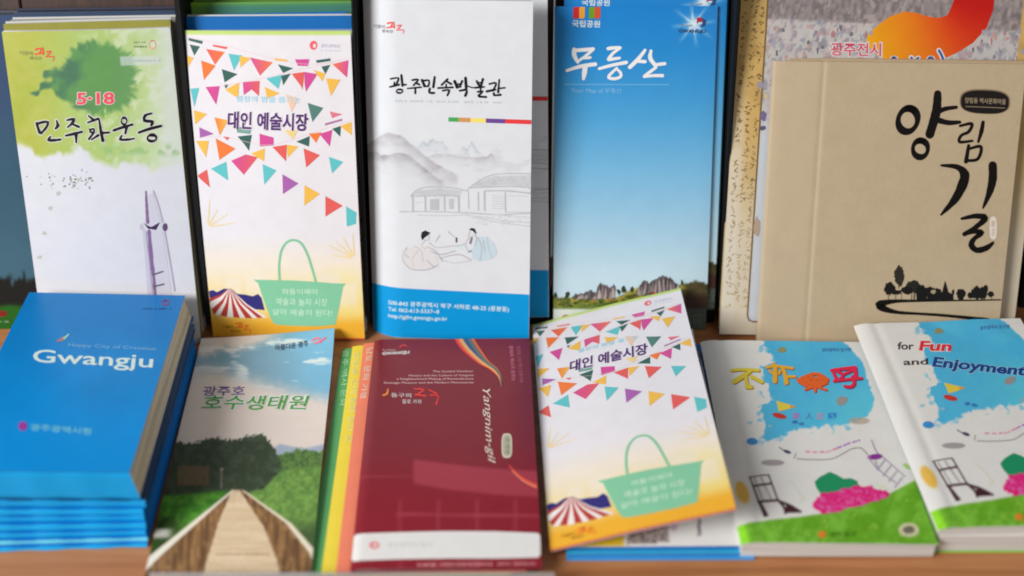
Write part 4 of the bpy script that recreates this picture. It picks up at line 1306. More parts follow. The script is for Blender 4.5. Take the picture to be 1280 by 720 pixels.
def paintb2(px, py, u, v):
    n = fbm(px * .05, py * .05); n2 = fbm(px * .18, py * .18); n3 = fbm(px * .4, py * .4)
    t = 1 - v / .1978
    c = np.tile(np.array([188., 178, 172]), (len(px), 1))
    sky = sst(-14, 16, interp(px, [(200, 470), (262, 462), (300, 472), (340, 484), (425, 500)]) - py + (n2 - .5) * 8)
    c = mix(c, (104, 140, 160), sky * .95)
    c = mix(c, (104, 158, 188), sky * sst(330, 400, px) * .8)
    c = mix(c, (188, 180, 172), sky * sst(-6, 12, interp(px, [(200, 452), (250, 446), (300, 442), (350, 428), (425, 405)]) - py + (n - .5) * 26) * sst(365, 320, px))
    c = mix(c, (214, 214, 214), sky * sst(.57, .72, fbm(px * .03 + 4, py * .13)) * .7)
    ridge = sst(-2, 3, py - interp(px, [(330, 566), (350, 556), (380, 562), (425, 552)]))
    c = mix(c, (134, 146, 164), ridge * sst(335, 350, px))
    r2 = sst(-1, 3, py - interp(px, [(330, 580), (360, 564), (430, 562)]) + (n2 - .5) * 10)
    c = mix(c, mix(np.tile(np.array([56., 84, 48]), (len(px), 1)), (84, 112, 58), sst(.3, .7, n3)), r2 * sst(328, 340, px))
    tr = sst(-2, 2, py - interp(px, [(190, 556), (216, 553), (240, 556), (258, 551), (272, 548), (280, 552), (300, 550), (316, 545), (328, 544), (340, 556), (350, 575), (356, 590)]) + (n3 - .5) * 9) * sst(356, 344, px + (n2 - .5) * 14)
    c = mix(c, mix(np.tile(np.array([44., 56, 42]), (len(px), 1)), (56, 68, 54), sst(.3, .75, n2)), tr)
    rt = sst(-3, 3, py - interp(px, [(300, 620), (330, 612), (345, 596), (360, 588), (430, 580)]) + (n2 - .5) * 8) * sst(296, 312, px)
    c = mix(c, mix(np.tile(np.array([104., 138, 66]), (len(px), 1)), (72, 106, 52), sst(.25, .75, n2 * .6 + n3 * .4)), rt)
    c = mix(c, (44, 58, 40), sst(640, 672, py) * sst(350, 380, px) * .7)
    lf = sst(-2, 3, py - interp(px, [(170, 622), (215, 620), (282, 614)])) * sst(292, 280, px)
    c = mix(c, mix(np.tile(np.array([74., 128, 44]), (len(px), 1)), (50, 104, 32), sst(.3, .7, n2)), lf)
    c = mix(c, (38, 60, 26), sst(640, 656, py + (n2 - .5) * 10) * sst(240, 215, px) * lf)
    hut = (px > 222) & (px < 262) & (py > 584) & (py < 608)
    c[hut] = c[hut] * .45 + np.array([112, 82, 58]) * .55
    c = mix(c, (150, 150, 142), sst(660, 664, py) * sst(676, 670, py) * sst(222, 206, px))
    # boardwalk
    def seg(pts):
        return np.interp(py, [p[1] for p in pts], [p[0] for p in pts])
    L0 = seg([(289, 615), (236, 657), (188, 695), (160, 720)])    # outer left rail
    L1 = seg([(287, 616), (258, 655), (233, 700), (222, 720)])
    L2 = seg([(290, 615), (274, 652), (262, 690), (253, 720)])
    R2 = seg([(300, 615), (330, 660), (346, 700), (350, 720)])
    R1 = seg([(303, 613), (364, 655), (395, 690), (410, 716)])
    below = sst(612, 616, py)
    wood = mix(np.tile(np.array([120., 90, 60]), (len(px), 1)), (86, 63, 43), sst(.3, .7, fbm(px * .22, py * .03 + px * .05)))
    wood = mix(wood, (150, 116, 74), sst(.6, .7, fbm(px * .25 + 40, py * .1)) * .6)
    c = mix(c, wood, below * ((px > L0) & (px < R1)))
    deck = mix(np.tile(np.array([176., 156, 128]), (len(px), 1)), (186, 168, 142), sst(.3, .7, fbm(px * .02, py * .4)))
    ls = np.sin(py * py * .012) > .985
    deck[ls] *= .9
    c = mix(c, deck, below * ((px > L2) & (px < R2)))
    wd = 2 + (py - 610) * .10
    c = mix(c, (198, 188, 176), below * sst(1.5, -1, np.abs(px - L0 - wd * .6) - wd * .6))
    c = mix(c, (198, 186, 168), below * sst(1.5, -1, np.abs(px - R1 + wd * .45) - wd * .45))
    lamp = (np.abs(px - 277) < 1.2) & (py > 588) & (py < 612)
    c[lamp] = (96, 96, 80)
    c = mix(c, (120, 120, 106), sst(3, 1.5, np.hypot(px - 277.5, (py - 588) * 1.3)))
    return c


tb2 = thing('booklet', 'lake park booklet with boardwalk photograph and green title', 'booklet', sb2.M)
front_cover(sb2, paintb2, 170, 260, tb2, M_SATIN, edge=(190, 190, 190))
block('page_block', sb2, tb2, M_PAGE, -0.0005, 0, floor=0.0007, inset=0.0010, nx=16, ny=24)
block('back_cover', sb2, tb2, M_SATIN, -0.0030, 0, floor=0.0003, inset=0.0002, nx=8, ny=8, colour=(170, 168, 160)) if False else None
a = Art(sb2)
kx, ky, kk = 240, 415, 6.26
for pts, w in [([(92, 452), (140, 446), (128, 480)], 12), ([(90, 492), (150, 482)], 11), ([(170, 442), (176, 490)], 11), ([(176, 466), (210, 464)], 10)]:
    pass
a.text('광주호', *Q([(88, 502), (415, 500)], kx, ky, kk), 10.5, (92, 74, 128), 2, bold=.01, shear=.12, wob=.03)
a.text('호수생태원', *Q([(72, 606), (922, 608)], kx, ky, kk), 15.6, (206, 216, 196), 1, bold=.06, shear=.22, wob=.02)
a.text('호수생태원', *Q([(74, 606), (920, 608)], kx, ky, kk), 15.2, (66, 134, 62), 3, bold=.012, shear=.22, wob=.02)
a.build('title_lettering', tb2)
a = Art(sb2)
a.text('아름다운 광주', *Q([(655, 160), (915, 132)], kx, ky, kk), 5.6, (48, 58, 84), 2, bold=.02)
a.stroke(Q([(945, 98), (985, 82), (1010, 102), (960, 118)], kx, ky, kk), 2.2, (222, 110, 128), 2); a.stroke(Q([(1005, 112), (1050, 84)], kx, ky, kk), 2, (214, 90, 116), 2)
a.build('slogan_logo', tb2)
a = Art(sb2); a.scribble(270, 338, 693.5, 2.6, (150, 128, 104)); a.build('foot_lettering', tb2)


# ================================================================== B3  four fanned booklets
def bendb3(u, v):
    return 0.0014 * np.sin(np.clip(np.asarray(v) / .1877, 0, 1) * math.pi) ** .8 - 0.0012 * np.clip(1 - np.asarray(u) / .006, 0, 1) ** 2


x3, y3, z3, a3, b3_, c3, w3, h3 = P['B3']
FAN = [('green', (74, 136, 84), (150, 196, 150), 'green booklet under the yellow one in the fanned row', .0234, .0025, -0.6),
       ('yellow', (206, 172, 58), (236, 220, 140), 'yellow booklet between the green and the orange one', .0158, .0049, -0.35),
       ('orange', (208, 106, 84), (240, 190, 170), 'coral orange booklet just under the maroon one', .0078, .0073, -0.15)]
for nm, col, tc_, lb, dx, zt, dyw in FAN:
    M = pose_B(x3 - dx, y3 + .0005, zt, 0.0, b3_ + dyw, 0.0, w3, h3)
    s = Sheet(M, w3, h3, GB, lambda u, v: -0.0008 * np.clip(1 - np.asarray(u) / .004, 0, 1) ** 2)
    r = thing('booklet', lb, 'booklet', M, 'fanned booklets of one series')
    front_cover(s, solid(*col), 20, 40, r, M_SATIN, edge=tuple(min(255, q + 30) for q in col))
    block('page_block', s, r, M_PAGE, -0.0005, 0, floor=zt - 0.0019, inset=0.0010, nx=8, ny=8)
    block('back_cover', s, r, M_SATIN, -0.0018 - .0, -.0023, inset=0.0001, nx=4, ny=4, colour=col)
    a = Art(s)
    for k_, (p, q) in {'green': ((425.5, 508), (429.5, 437)), 'yellow': ((434, 552), (443, 440)), 'orange': ((451, 498), (459.5, 435))}.items():
        if k_ == nm:
            a.text({'green': '광주 역사 문화', 'yellow': '양림동 근대 문화 유산 길', 'orange': '남도 문화 기행'}[nm], q, p, 6.5, tc_, 1, up=(.99, -.1))
    a.build('spine_lettering', r)
sb3 = Sheet(pose_B(*P['B3']), w3, h3, GB, bendb3)


def paintb3(px, py, u, v):
    n = fbm(px * .02, py * .02)
    c = mix(np.tile(np.array([104., 30, 40]), (len(px), 1)), (114, 26, 38), sst(540, 640, py))
    c = mix(c, (84, 28, 52), sst(630, 665, px) * sst(620, 480, py) * .6)
    tl = sst(.2, 0, np.abs(n - .5)) * 0
    roof = sst(-1.5, 1.5, py - interp(px, [(515, 576), (560, 582), (620, 588), (690, 592)])) * sst(2, -2, py - interp(px, [(515, 606), (560, 614), (620, 620), (690, 624)])) * sst(514, 520, px)
    c = mix(c, (140, 52, 66), roof * .8)
    c = mix(c, (132, 46, 60), sst(2, 0, np.abs(py - 598)) * sst(528, 515, px) * .7)
    for x0 in (500, 548, 596, 644):
        c = mix(c, (136, 50, 64), sst(3.5, 1.5, np.abs(px - x0)) * sst(622, 630, py) * .5)
    c = mix(c, (136, 50, 64), sst(3, 1, np.abs(py - 645 - (px - 560) * .01)) * sst(492, 500, px) * .8)
    return c


tb3 = thing('booklet', 'maroon booklet with colour ribbons and sideways white script on the fan', 'booklet', sb3.M, 'fanned booklets of one series')
front_cover(sb3, paintb3, 90, 130, tb3, M_GLOSS, edge=(120, 50, 58))
block('page_block', sb3, tb3, M_PAGE, -0.0005, 0, floor=0.0080, inset=0.0010, nx=10, ny=14)
block('back_cover', sb3, tb3, M_GLOSS, -0.0018, 0, floor=0.0076, inset=0.0001, nx=6, ny=6, colour=(110, 30, 42))
a = Art(sb3)
kk, ox, oy = 4.5, 430, 410
RB = [((208, 46, 48), 0), ((214, 92, 60), 18), ((196, 140, 84), 34), ((44, 92, 110), 52), ((52, 70, 116), 72), ((84, 96, 84), 94), ((190, 84, 52), 116)]
for i, (c_, d) in enumerate(RB):
    d *= .8
    a.stroke(Q([(632 + d, 66), (652 + d * .98, 98), (690 + d * .86, 140), (760 + d * .55, 198), (820 + d * .36, 232), (862 + d * .17, 270), (878 + d * .05, 300), (884, 338)], ox, oy, kk), [x / kk for x in (18, 18, 18, 16, 14, 11, 8, 3)], c_, i % 3)
a.build('ribbon_print', tb3, M_GLOSS)
a = Art(sb3)
a.stroke([(636, 584), (650, 598), (664, 607), (676, 612)], [1, 3, 5, 6], (206, 66, 56), 1); a.stroke([(640, 591), (655, 604), (670, 611)], [1, 1.6, 2], (226, 120, 90), 2)
a.build('swoosh_print', tb3, M_GLOSS)
a = Art(sb3)
a.text('Yangnim-gil', (604, 488), (610, 582), 10.5, (190, 176, 164), 1, shear=.35, wob=.07)
a.build('title_lettering', tb3, M_GLOSS)
a = Art(sb3)
for t_, x0, y_ in (('The Guided Outdoor', 541, 467), ('History and the Culture of Yangnim', 511, 472.2), ('a Neighborhood Making of Remembrance', 496, 476.6), ('Gwangju Museum and the Modern Missionaries', 480, 481.4)):
    a.text(t_, (x0, y_), (592, y_ - .4), 3.0, (192, 158, 158), 1)
a.build('blurb_lettering', tb3, M_GLOSS)
a = Art(sb3)
a.text('Your Partner', (478, 439.5), (495, 439.2), 3.0, (180, 148, 150), 1); a.text('GWANGJU', (478, 444.6), (512, 442.6), 4.0, (226, 212, 212), 1, bold=.03); a.stroke([(500, 434.5), (504, 431.5), (508, 433)], 1.6, (190, 56, 50), 1)
a.build('city_logo', tb3, M_GLOSS)
a = Art(sb3)
a.stroke([(479, 496), (484, 494), (485, 488)], [2.2, 3, 1.6], (224, 110, 50), 1)
a.text('동구의', (489, 498), (514, 498.5), 4.6, (214, 196, 196), 1); a.text('뜰로 가자', (503, 506), (527, 506.5), 4.6, (214, 196, 196), 1)
for pts in ([(518, 488), (530, 489), (520, 496)], [(519, 495), (532, 497)], [(536, 489), (546, 494)], [(538, 496), (548, 497), (545, 508)]):
    a.stroke(pts, 1.8, (196, 50, 46), 1, jit=.2)
a.build('slogan_logo', tb3, M_GLOSS)
a = Art(sb3)
a.text('문화와 역사가 흐르는', (636.5, 433), (640, 478), 4.4, (190, 110, 136), 1); a.text('양림동 근대 역사 문화마을', (646, 433), (650, 480), 4.2, (160, 78, 104), 1)
a.build('edge_lettering', tb3, M_GLOSS)
a = Art(sb3)
a.ellipse(633.5, 559.5, 6.6, 15.5, (176, 168, 152), 1, n=28, power=3.4); a.ellipse(633.5, 559.5, 4.6, 13, (150, 146, 130), 2, n=28, power=3.4)
a.text('국·영문', (632, 549), (632.6, 571), 4.6, (70, 108, 84), 3)
a.build('pill_badge', tb3, M_GLOSS)
a = Art(sb3)
xs_ = [(444, 668.5), (500, 666.5), (560, 665.2), (620, 665.5), (672, 667.5)]
a.poly([(441.5, 671)] + xs_ + [(675.5, 670), (675.5, 694), (672.5, 697.5), (620, 698.6), (560, 698.6), (500, 699.5), (442, 701.5), (438.5, 698)], (206, 206, 206), 0)
a.ellipse(468, 682.5, 6.5, 4.6, (226, 112, 118), 2); a.ellipse(469, 682.5, 2.4, 1.8, (220, 190, 190), 3)
a.text('광주광역시 동구', (484, 684.5), (541, 684), 5.0, (170, 168, 168), 2)
a.build('white_band', tb3, M_GLOSS)
a = Art(sb3); a.scribble(522, 545, 706.5, 4.5, (176, 116, 120), 1, 706.3); a.scribble(550, 617, 706, 4.5, (170, 108, 114), 1, 705.5); a.scribble(622, 668, 705.3, 4.5, (170, 108, 114), 1, 705); a.build('foot_lettering', tb3, M_GLOSS)

# ================================================================== B4  market leaflet lying on a loose pile
copy_tree(t2, pose_B(*P['B4']), 'white market leaflet with bunting lying slanted on loose leaflets next to the maroon booklet', 'market leaflets with bunting')
MU = pose_B(0.0790, 0.4505, 0.0030, 0, 0.4, 0, 0.100, 0.178)
su = Sheet(MU, 0.100, 0.178, GB)
ru = thing('leaflet', 'bright blue leaflet flat on the shelf under the slanted bunting leaflet', 'leaflet', MU)
front_cover(su, lambda px, py, u, v: mix(np.tile(np.array([24., 92, 160]), (len(px), 1)), (40, 150, 190), sst(.004, .001, v)), 20, 40, ru, M_GLOSS, edge=(70, 140, 200))
block('inner_pages', su, ru, M_SATIN, -0.0006, 0, floor=0.0012, inset=0.0012, nx=6, ny=6, colour=(40, 60, 120), dv=(-0.0006, 0))
block('back_panel', su, ru, M_GLOSS, -0.0021, 0, floor=0.0003, inset=0.0, nx=6, ny=6, colour=(50, 130, 196), dv=(-0.0022, 0))
# a white folded leaflet that has sprung open: lower panel flat, upper panel lifting the one above
MW = pose_B(0.0770, 0.4545, 0.0046, 0, 0.6, 0, 0.090, 0.165)
sw = Sheet(MW, 0.090, 0.165, GB)
rw = thing('leaflet', 'white folded leaflet sprung open beneath the slanted bunting leaflet', 'leaflet', MW)


def paintw(px, py, u, v):
    c = np.tile(np.array([196., 192, 196]), (len(px), 1))
    c = mix(c, (226, 160, 40), sst(782, 778, px))
    ph = (px > 784) & (px < 836) & (py < 681 - (px - 784) * .06)
    c[ph] = np.array([126, 116, 112]) + (fbm(px[ph] * .3, py[ph] * .3) - .5)[:, None] * 120
    c = mix(c, (146, 60, 96), sst(3, 1, np.abs(py - 665 + (px - 790) * .2)) * sst(788, 792, px) * sst(830, 824, px))
    c = mix(c, (110, 106, 112), sst(3, 1.5, np.abs(px - 874)) * sst(672, 668, py))
    c = mix(c, (150, 130, 150), sst(6, 2, np.abs(px - 842)) * sst(666, 660, py) * .7)
    return c


front_cover(sw, paintw, 90, 160, rw, M_SATIN)
Vv, Fs = [], []
for i in range(9):
    t = i / 8
    for vv in (0.012, 0.160):
        uu = 0.004 + t * 0.078; zz = 0.0012 + max(0.0, uu - .004) * 0.262 * (0.86 + .14 * t)
        Vv += [(uu - .044, vv, zz + 0.0004), (uu - .044, vv, zz)]
for i in range(8):
    q = i * 4
    Fs += [(q, q + 4, q + 6, q + 2), (q + 1, q + 3, q + 7, q + 5), (q, q + 1, q + 5, q + 4), (q + 2, q + 6, q + 7, q + 3)]
Fs += [(0, 2, 3, 1), (32, 33, 35, 34)]
mesh_obj('upper_panel', Vv, Fs, M_SATIN, rw, np.tile(np.array(lin((196, 190, 192), GB)), (len(Vv), 1)), True)


# ================================================================== B5, B6  white booklets with blue paint and meadow
def fun_paint(sh, fx):
    def p(px, py, u, v):
        X, Y = fx(px, py)                                       # to the measured print of the first booklet
        n = fbm(X * .06, Y * .06); n2 = fbm(X * .25, Y * .25); n3 = fbm(X * .12 + 30, Y * .12)
        c = np.tile(np.array([198., 193, 190]), (len(px), 1))
        lft = interp(Y, [(425, 952), (440, 962), (452, 970), (458, 955), (466, 953), (480, 958), (490, 962), (500, 966), (506, 954), (515, 952), (530, 956), (550, 956)]) + (n2 - .5) * 10
        rgt = interp(Y, [(425, 1052), (440, 1068), (455, 1080), (480, 1086), (498, 1093), (510, 1090), (520, 1084), (530, 1066), (536, 1048)]) + (n2 - .5) * 5
        bot = interp(X, [(950, 552), (975, 546), (1000, 536), (1040, 532), (1080, 527), (1100, 522)]) + (n2 - .5) * 10
        m = sst(-1.5, 1.5, X - lft) * sst(1.5, -1.5, X - rgt) * sst(1.5, -1.5, Y - bot)
        sp = sst(.66, .7, n3) * sst(16, 6, np.abs(X - lft + 4)) * sst(560, 548, Y) + sst(.68, .71, n3) * sst(8, 3, np.abs(Y - bot - 4)) * sst(950, 958, X) * sst(1075, 1060, X)
        blue = mix(np.tile(np.array([70., 160, 196]), (len(px), 1)), (58, 148, 188), n)
        blue = mix(blue, (84, 176, 212), sst(980, 1070, X) * sst(460, 510, Y) * .6)
        c = mix(c, blue, np.clip(m + sp * .6, 0, 1))
        c = mix(c, (150, 140, 128), sst(1.3, .9, np.hypot((X - 1074) / 12, (Y - 526) / 4)) * .8)
        hill = interp(X, [(915, 656), (960, 650), (1000, 646), (1040, 640), (1080, 628), (1110, 618), (1140, 602), (1180, 590)])
        g = mix(np.tile(np.array([86., 142, 30]), (len(px), 1)), (104, 160, 52), sst(.35, .65, n))
        g = mix(g, (72, 128, 26), sst(.5, .7, n3) * .6)
        g = mix(g, (140, 180, 60), sst(.70, .74, n3) * .5)
        g = mix(g, (130, 200, 40), sst(8, 2, X - interp(Y, [(640, 922), (680, 934)])) * .7)
        c = mix(c, g, sst(-1.2, 1.2, Y - hill))
        c = mix(c, (208, 150, 58), sst(1.2, .8, np.hypot((X - 928 - (Y - 615) * .28) / 8, (Y - 615) / 14)) * .9)
        return c
    return p


def fun_art(sh, root, fwd, title):
    """meadow drawing shared by the two booklets; fwd places the measured points on this booklet"""
    def W(pts):
        return [fwd(*p) for p in pts]
    kk, ox, oy = 4.129, 870, 550

    def q(pts):
        return W(Q(pts, ox, oy, kk))
    a = Art(sh)                                                # bench
    for pts, w in (([(275, 190), (375, 180)], 1.4), ([(278, 190), (330, 330), (355, 392)], [1.8, 2.4, 3.4]), ([(375, 182), (400, 250), (425, 318)], 1.8), ([(300, 236), (385, 226)], 2.6), ([(322, 318), (425, 312)], 3.2), ([(425, 315), (455, 350), (462, 376)], [2.6, 3, 4]), ([(425, 315), (480, 338), (540, 372)], [2.6, 4, 3]), ([(330, 322), (368, 390)], 3), ([(300, 195), (345, 312)], .8), ([(335, 192), (390, 310)], .8)):
        a.stroke(q(pts), w, (62, 36, 44), 1)
    a.poly(q([(455, 352), (475, 335), (545, 376), (465, 378)]), (58, 30, 36), 1)
    a.build('bench_drawing', root)
    a = Art(sh)                                                # flower bush
    a.poly(q([(612, 215), (640, 190), (690, 165), (722, 178), (760, 200), (800, 198), (832, 212), (840, 240), (760, 262), (680, 280), (640, 275), (620, 245)]), (26, 122, 84), 0)
    a.poly(q([(612, 332), (650, 290), (740, 266), (830, 238), (890, 246), (985, 284), (880, 324), (750, 362), (650, 374)]), (208, 36, 110), 0)
    rnd = random.Random(3)
    for i in range(270):
        t = rnd.random(); x = 612 + t * 375; yt = np.interp(x, [612, 650, 740, 830, 890, 990], [330, 285, 262, 232, 240, 282]); yb = np.interp(x, [612, 650, 750, 880, 990], [352, 378, 366, 328, 286])
        y = yt + rnd.random() * (yb - yt)
        X, Y = fwd(ox + x / kk, oy + y / kk)
        a.ellipse(X, Y, rnd.uniform(2, 4.2), rnd.uniform(1.6, 3), rnd.choice([(212, 38, 112), (222, 56, 126), (204, 30, 104), (230, 80, 142), (200, 34, 106)]), 1 + i % 3, n=9, rough=.3)
    a.build('flower_bush_print', root)
    a = Art(sh)                                                # winding path of words, ladder, bits
    a.stroke(q([(520, 98), (600, 102), (700, 98), (760, 70), (800, 48), (850, 42), (880, 70), (905, 95)]), 1.2, (120, 116, 118), 0)
    pts = q([(560, 60), (620, 64), (680, 62), (730, 42), (790, 18), (850, 0)])
    for i in range(len(pts) - 1):
        x0, y0 = pts[i]; x1, y1 = pts[i + 1]
        for j in range(5):
            t = (j + rnd.random()) / 5
            a.ellipse(x0 + (x1 - x0) * t, y0 + (y1 - y0) * t, 1.5, 1.2, (200, 120, 140) if i < 3 else (150, 100, 170), 0, n=7, rough=.3)
    for pts, w in (([(905, 0), (930, 60), (965, 90), (1080, 190)], 1.2), ([(925, 110), (950, 160), (1030, 222)], 1.4), ([(895, 100), (940, 158)], 1.2)):
        a.stroke(q(pts), w, (140, 130, 150), 1)
    for t in range(4):
        x, y = 975 + t * 30, 100 + t * 30
        a.stroke(q([(x, y + 4), (x - 40, y + 55)]), 1.8, (150, 140, 160), 1)
    a.ellipse(*fwd(ox + 925 / kk, oy + 88 / kk), 9, 3.6, (116, 44, 124), 2, rot=-.1); a.ellipse(*fwd(ox + 892 / kk, oy + 92 / kk), 2.4, 1.6, (150, 90, 150), 2)
    a.ellipse(*fwd(ox + 470 / kk, oy + 62 / kk), 5, 2.0, (60, 56, 84), 2, rot=.35); a.stroke(q([(430, 40), (450, 54)]), 1.4, (110, 100, 120), 2); a.stroke(q([(515, 70), (505, 96)]), 1.2, (150, 146, 150), 2)
    a.ellipse(*fwd(ox + 395 / kk, oy + 118 / kk), 14.5, 3.8, (138, 134, 136), 2)
    a.ellipse(*fwd(ox + 290 / kk, oy + 8 / kk), 7, 4.4, (48, 120, 176), 2, rot=.1)
    a.ellipse(*fwd(ox + 1088 / kk, oy + 138 / kk), 6, 2.4, (140, 176, 100), 2, rot=.6)
    a.stroke(q([(480, 210), (520, 250), (550, 300)]), .9, (176, 184, 160), 1); a.stroke(q([(930, 235), (990, 250)]), .9, (170, 190, 130), 1); a.stroke(q([(560, 300), (530, 330)]), .8, (170, 186, 140), 1)
    a.build('path_drawing', root)
    a = Art(sh)
    a.ellipse(*fwd(870 + 650 / kk, 550 + 488 / kk), 5, 4.4, (206, 110, 40), 1)
    p0, p1 = fwd(870 + 690 / kk, 550 + 498 / kk), fwd(870 + 828 / kk, 550 + 496 / kk)
    a.text('광주 동구', p0, p1, 5.2, (58, 104, 24), 1, bold=.02)
    a.build('publisher_logo', root); a = Art(sh)
    a.ellipse(*fwd(870 + 1098 / kk, 550 + 465 / kk), 13, 9, (176, 176, 140), 1, rough=.04); a.ellipse(*fwd(870 + 1098 / kk, 550 + 465 / kk), 7.5, 5, (96, 92, 84), 2, rough=.1)
    a.build('round_seal', root)
    a = Art(sh)                                                # party hat, leaf, specks on the blue
    h6, o6x, o6y = 6.4, 900, 430

    def g(pts):
        return W(Q(pts, o6x, o6y, h6))
    a.poly(g([(448, 455), (530, 478), (612, 502), (540, 525), (468, 540), (460, 495)]), (226, 172, 62), 1); a.poly(g([(560, 490), (612, 502), (562, 516)]), (220, 130, 60), 2)
    a.build('party_hat_print', root); a = Art(sh)
    a.ellipse(*fwd(o6x + 475 / h6, o6y + 576 / h6), 9, 3.4, (164, 50, 44), 1, rot=.25)
    a.build('red_leaf_print', root); a = Art(sh)
    a.ellipse(*fwd(o6x + 495 / h6, o6y + 48 / h6), 5.5, 3.4, (120, 124, 92), 1, rough=.2, n=10)
    a.build('leaf_print', root); a = Art(sh)
    a.ellipse(*fwd(o6x + 975 / h6, o6y + 455 / h6), 7.5, 4.8, (130, 128, 128), 1, rough=.2, n=11, rot=-.5)
    a.build('shell_print', root); a = Art(sh)
    for x, y, c in ((600, 628, (50, 96, 160)), (650, 640, (46, 110, 170)), (240, 630, (140, 176, 186)), (1020, 680, (120, 170, 190)), (400, 660, (110, 164, 186))):
        a.ellipse(*fwd(o6x + x / h6, o6y + y / h6), 3.6, 2.2, c, 1, n=8, rough=.25)
    a.build('paint_specks', root)['kind'] = 'stuff'
    a = Art(sh); p0, p1 = fwd(o6x + 815 / h6, o6y + 62 / h6), fwd(o6x + 1045 / h6, o6y + 58 / h6)
    a.text('광주광역시 동구청', p0, p1, 4.0, (60, 104, 150), 1, bold=.02); a.build('heading_lettering', root)


def spine_bend(w):
    return lambda u, v: -0.0020 * np.clip(1 - np.asarray(u) / .010, 0, 1) ** 2 - 0.0004 * np.exp(-((np.asarray(u) - .013) / .003) ** 2)


s_b5 = Sheet(pose_B(*P['B5']), P['B5'][6], P['B5'][7], GB, spine_bend(P['B5'][6]))
tb5 = thing('booklet', 'white booklet with four yellow to red painted characters above a pink flower bush', 'booklet', s_b5.M, 'booklets with blue paint and meadow')
front_cover(s_b5, fun_paint(s_b5, lambda x, y: (x, y)), 180, 220, tb5, M_SATIN, edge=(206, 206, 204))
block('page_block', s_b5, tb5, M_PAGE, -0.0005, 0, floor=0.0007, inset=0.0010, nx=24, ny=8)
block('back_cover', s_b5, tb5, M_SATIN, -0.0100, 0, floor=0.0002, inset=0.0, nx=8, ny=8, colour=(190, 190, 186)) if False else None
fun_art(s_b5, tb5, lambda x, y: (x, y), 0)
a = Art(s_b5)
kk, ox, oy = 6.4, 900, 430


def CH(strokes, c, sh=(90, 60, 40), wd=3.4):
    for pts, w in strokes:
        a.stroke([(x + 1.0, y + 1.2) for x, y in Q(pts, ox, oy, kk)], w, sh, 1)
    for pts, w in strokes:
        a.stroke(Q(pts, ox, oy, kk), w, c, 3)


CH([([(92, 210), (200, 205), (310, 212)], 3.4), ([(245, 215), (180, 260), (115, 300)], [4, 5.5, 6]), ([(205, 255), (218, 345)], 4.4), ([(215, 345), (250, 345)], 5), ([(250, 262), (335, 305)], 4.2)], (216, 176, 56), (150, 110, 40))
CH([([(372, 188), (440, 178), (580, 195)], 3.2), ([(430, 160), (440, 200), (438, 298)], [4, 5, 6]), ([(395, 215), (440, 250)], 3), ([(500, 195), (520, 250), (530, 310)], [4, 5, 6]), ([(520, 262), (600, 262)], 3), ([(480, 215), (470, 240)], 3)], (222, 146, 44), (140, 84, 40))
CH([([(622, 290), (690, 262), (740, 240), (800, 248), (860, 285)], 3.6), ([(640, 300), (740, 310), (850, 300)], 4), ([(660, 270), (700, 300), (760, 320)], 4.5), ([(720, 250), (760, 300), (740, 340)], 5), ([(790, 260), (800, 300)], 4.5), ([(630, 300), (700, 335), (780, 335), (850, 310)], 4), ([(690, 255), (680, 300)], 3.6), ([(830, 262), (780, 320)], 3.6), ([(680, 365), (740, 345)], 2.6), ([(760, 330), (760, 378)], 3.4), ([(780, 345), (850, 368)], 2.6), ([(700, 280), (840, 275)], 3.2)], (226, 84, 36), (150, 44, 30))
CH([([(892, 212), (980, 200), (1080, 188)], 3.8), ([(900, 215), (930, 280)], 4), ([(930, 215), (985, 250), (960, 275)], 3.2), ([(985, 245), (1060, 210)], 3.2), ([(1080, 192), (1085, 260)], 4.6), ([(912, 296), (1020, 284), (1130, 274)], 3.4), ([(1060, 262), (1072, 320), (1040, 345), (995, 338)], [4, 4.4, 4, 3])], (206, 30, 66), (96, 36, 60))
a.build('title_lettering', tb5)
a = Art(s_b5)
for t_, x, c in (('樂', 575, (150, 110, 170)), ('人', 680, (70, 120, 180)), ('之', 770, (210, 110, 140)), ('國', 866, (40, 110, 180))):
    a.text(t_, *Q([(x, 598), (x + 62, 596)], ox, oy, kk), 6.5, c, 1, bold=.02)
a.build('subtitle_lettering', tb5)

# the booklet under the english one
M = pose_B(P['B6'][0] + .0022, 0.4540, 0.0128, 0, 0.2, 0, .107, .170)
s = Sheet(M, .107, .170, GB)
r = thing('booklet', 'white page edged booklet underneath the english titled one', 'booklet', M)
front_cover(s, solid(190, 186, 182), 10, 10, r, M_SATIN)
block('page_block', s, r, M_PAGE, -0.0005, 0, floor=0.0006, inset=0.0010, nx=8, ny=6)
mesh_obj('back_cover', [(-.0535, 0, -.0124), (.0535, 0, -.0124), (.0535, .17, -.0124), (-.0535, .17, -.0124), (-.0535, 0, -.0127), (.0535, 0, -.0127), (.0535, .17, -.0127), (-.0535, .17, -.0127)], [(0, 1, 2, 3), (7, 6, 5, 4), (0, 4, 5, 1), (1, 5, 6, 2), (2, 6, 7, 3), (3, 7, 4, 0)], M_SATIN, r, np.tile(np.array(lin((120, 170, 60), GB)), (8, 1)))


def bendb6(u, v):
    b = spine_bend(.107)(u, v)
    d = np.clip((np.asarray(u) - .070 + (np.asarray(v) - .150) * .8) / .03, 0, 1)
    return b + 0.0015 * d * np.clip((np.asarray(v) - .12) / .05, 0, 1)


s_b6 = Sheet(pose_B(*P['B6']), P['B6'][6], P['B6'][7], GB, bendb6)
# where a point of the first booklet's print falls on this one (same print, same size)
u5 = lambda x, y: s_b5.uv(np.array([x]), np.array([y]))


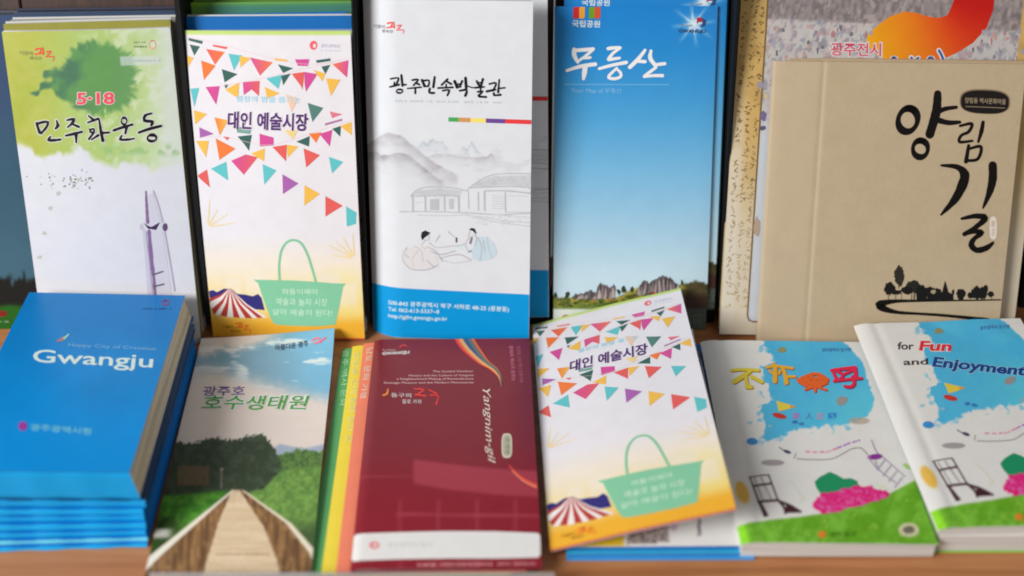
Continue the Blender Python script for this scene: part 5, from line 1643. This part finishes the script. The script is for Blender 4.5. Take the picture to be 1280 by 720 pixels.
def fwd6(x, y):
    u, v = u5(x, y)
    X, Y = s_b6.px(u * (s_b6.w / s_b5.w), v * (s_b6.h / s_b5.h))
    return float(X[0]), float(Y[0])


def back6(px, py):
    u, v = s_b6.uv(px, py)
    return s_b5.px(u * (s_b5.w / s_b6.w), v * (s_b5.h / s_b6.h))


tb6 = thing('booklet', 'white booklet titled for Fun and Enjoyment overlapping the one with painted characters', 'booklet', s_b6.M, 'booklets with blue paint and meadow')
front_cover(s_b6, fun_paint(s_b6, back6), 180, 220, tb6, M_SATIN, edge=(206, 206, 204))
block('page_block', s_b6, tb6, M_PAGE, -0.0005, 0, floor=0.0135, inset=0.0010, nx=24, ny=8)
fun_art(s_b6, tb6, fwd6, 1)
a = Art(s_b6)
kx, ky, kk = 1100, 400, 7.11
a.text('for', *Q([(155, 262), (298, 264)], kx, ky, kk), 10.0, (48, 38, 40), 2, bold=.015); a.text('and', *Q([(208, 402), (426, 396)], kx, ky, kk), 8.6, (52, 42, 42), 2, bold=.015)
for (t_, p0, p1, h_, c_, hl) in (('Fun', (345, 272), (635, 276), 13.0, (196, 34, 48), (230, 200, 206)), ('Enjoyment', (462, 410), (1290, 496), 13.0, (24, 52, 118), (120, 170, 206))):
    a.text(t_, *Q([p0, p1], kx, ky, kk), h_, hl, 1, bold=.07, shear=.1)
    a.text(t_, *Q([p0, p1], kx, ky, kk), h_, c_, 3, bold=.03, shear=.1, wob=.02)
a.build('title_lettering', tb6)

# ================================================================== low plastic lip in front of the lying booklets
ML = Matrix.Translation((-0.0820, 0.4275, 0.0)) @ Matrix.Rotation(math.radians(90), 4, 'X')
rl = thing('plastic_lip', 'low frosted plastic lip in front of the maroon booklet and boardwalk booklet', 'plastic strip', ML)
bm_obj('upright_strip', box_bm(-.1040, .1040, 0.0012, .0140, -0.0009, 0.0, 0.0003), M_FROST, rl)
bm_obj('foot_strip', box_bm(-.1040, .1040, 0.0, .0012, -0.0009, 0.0140, 0.0003), M_FROST, rl)
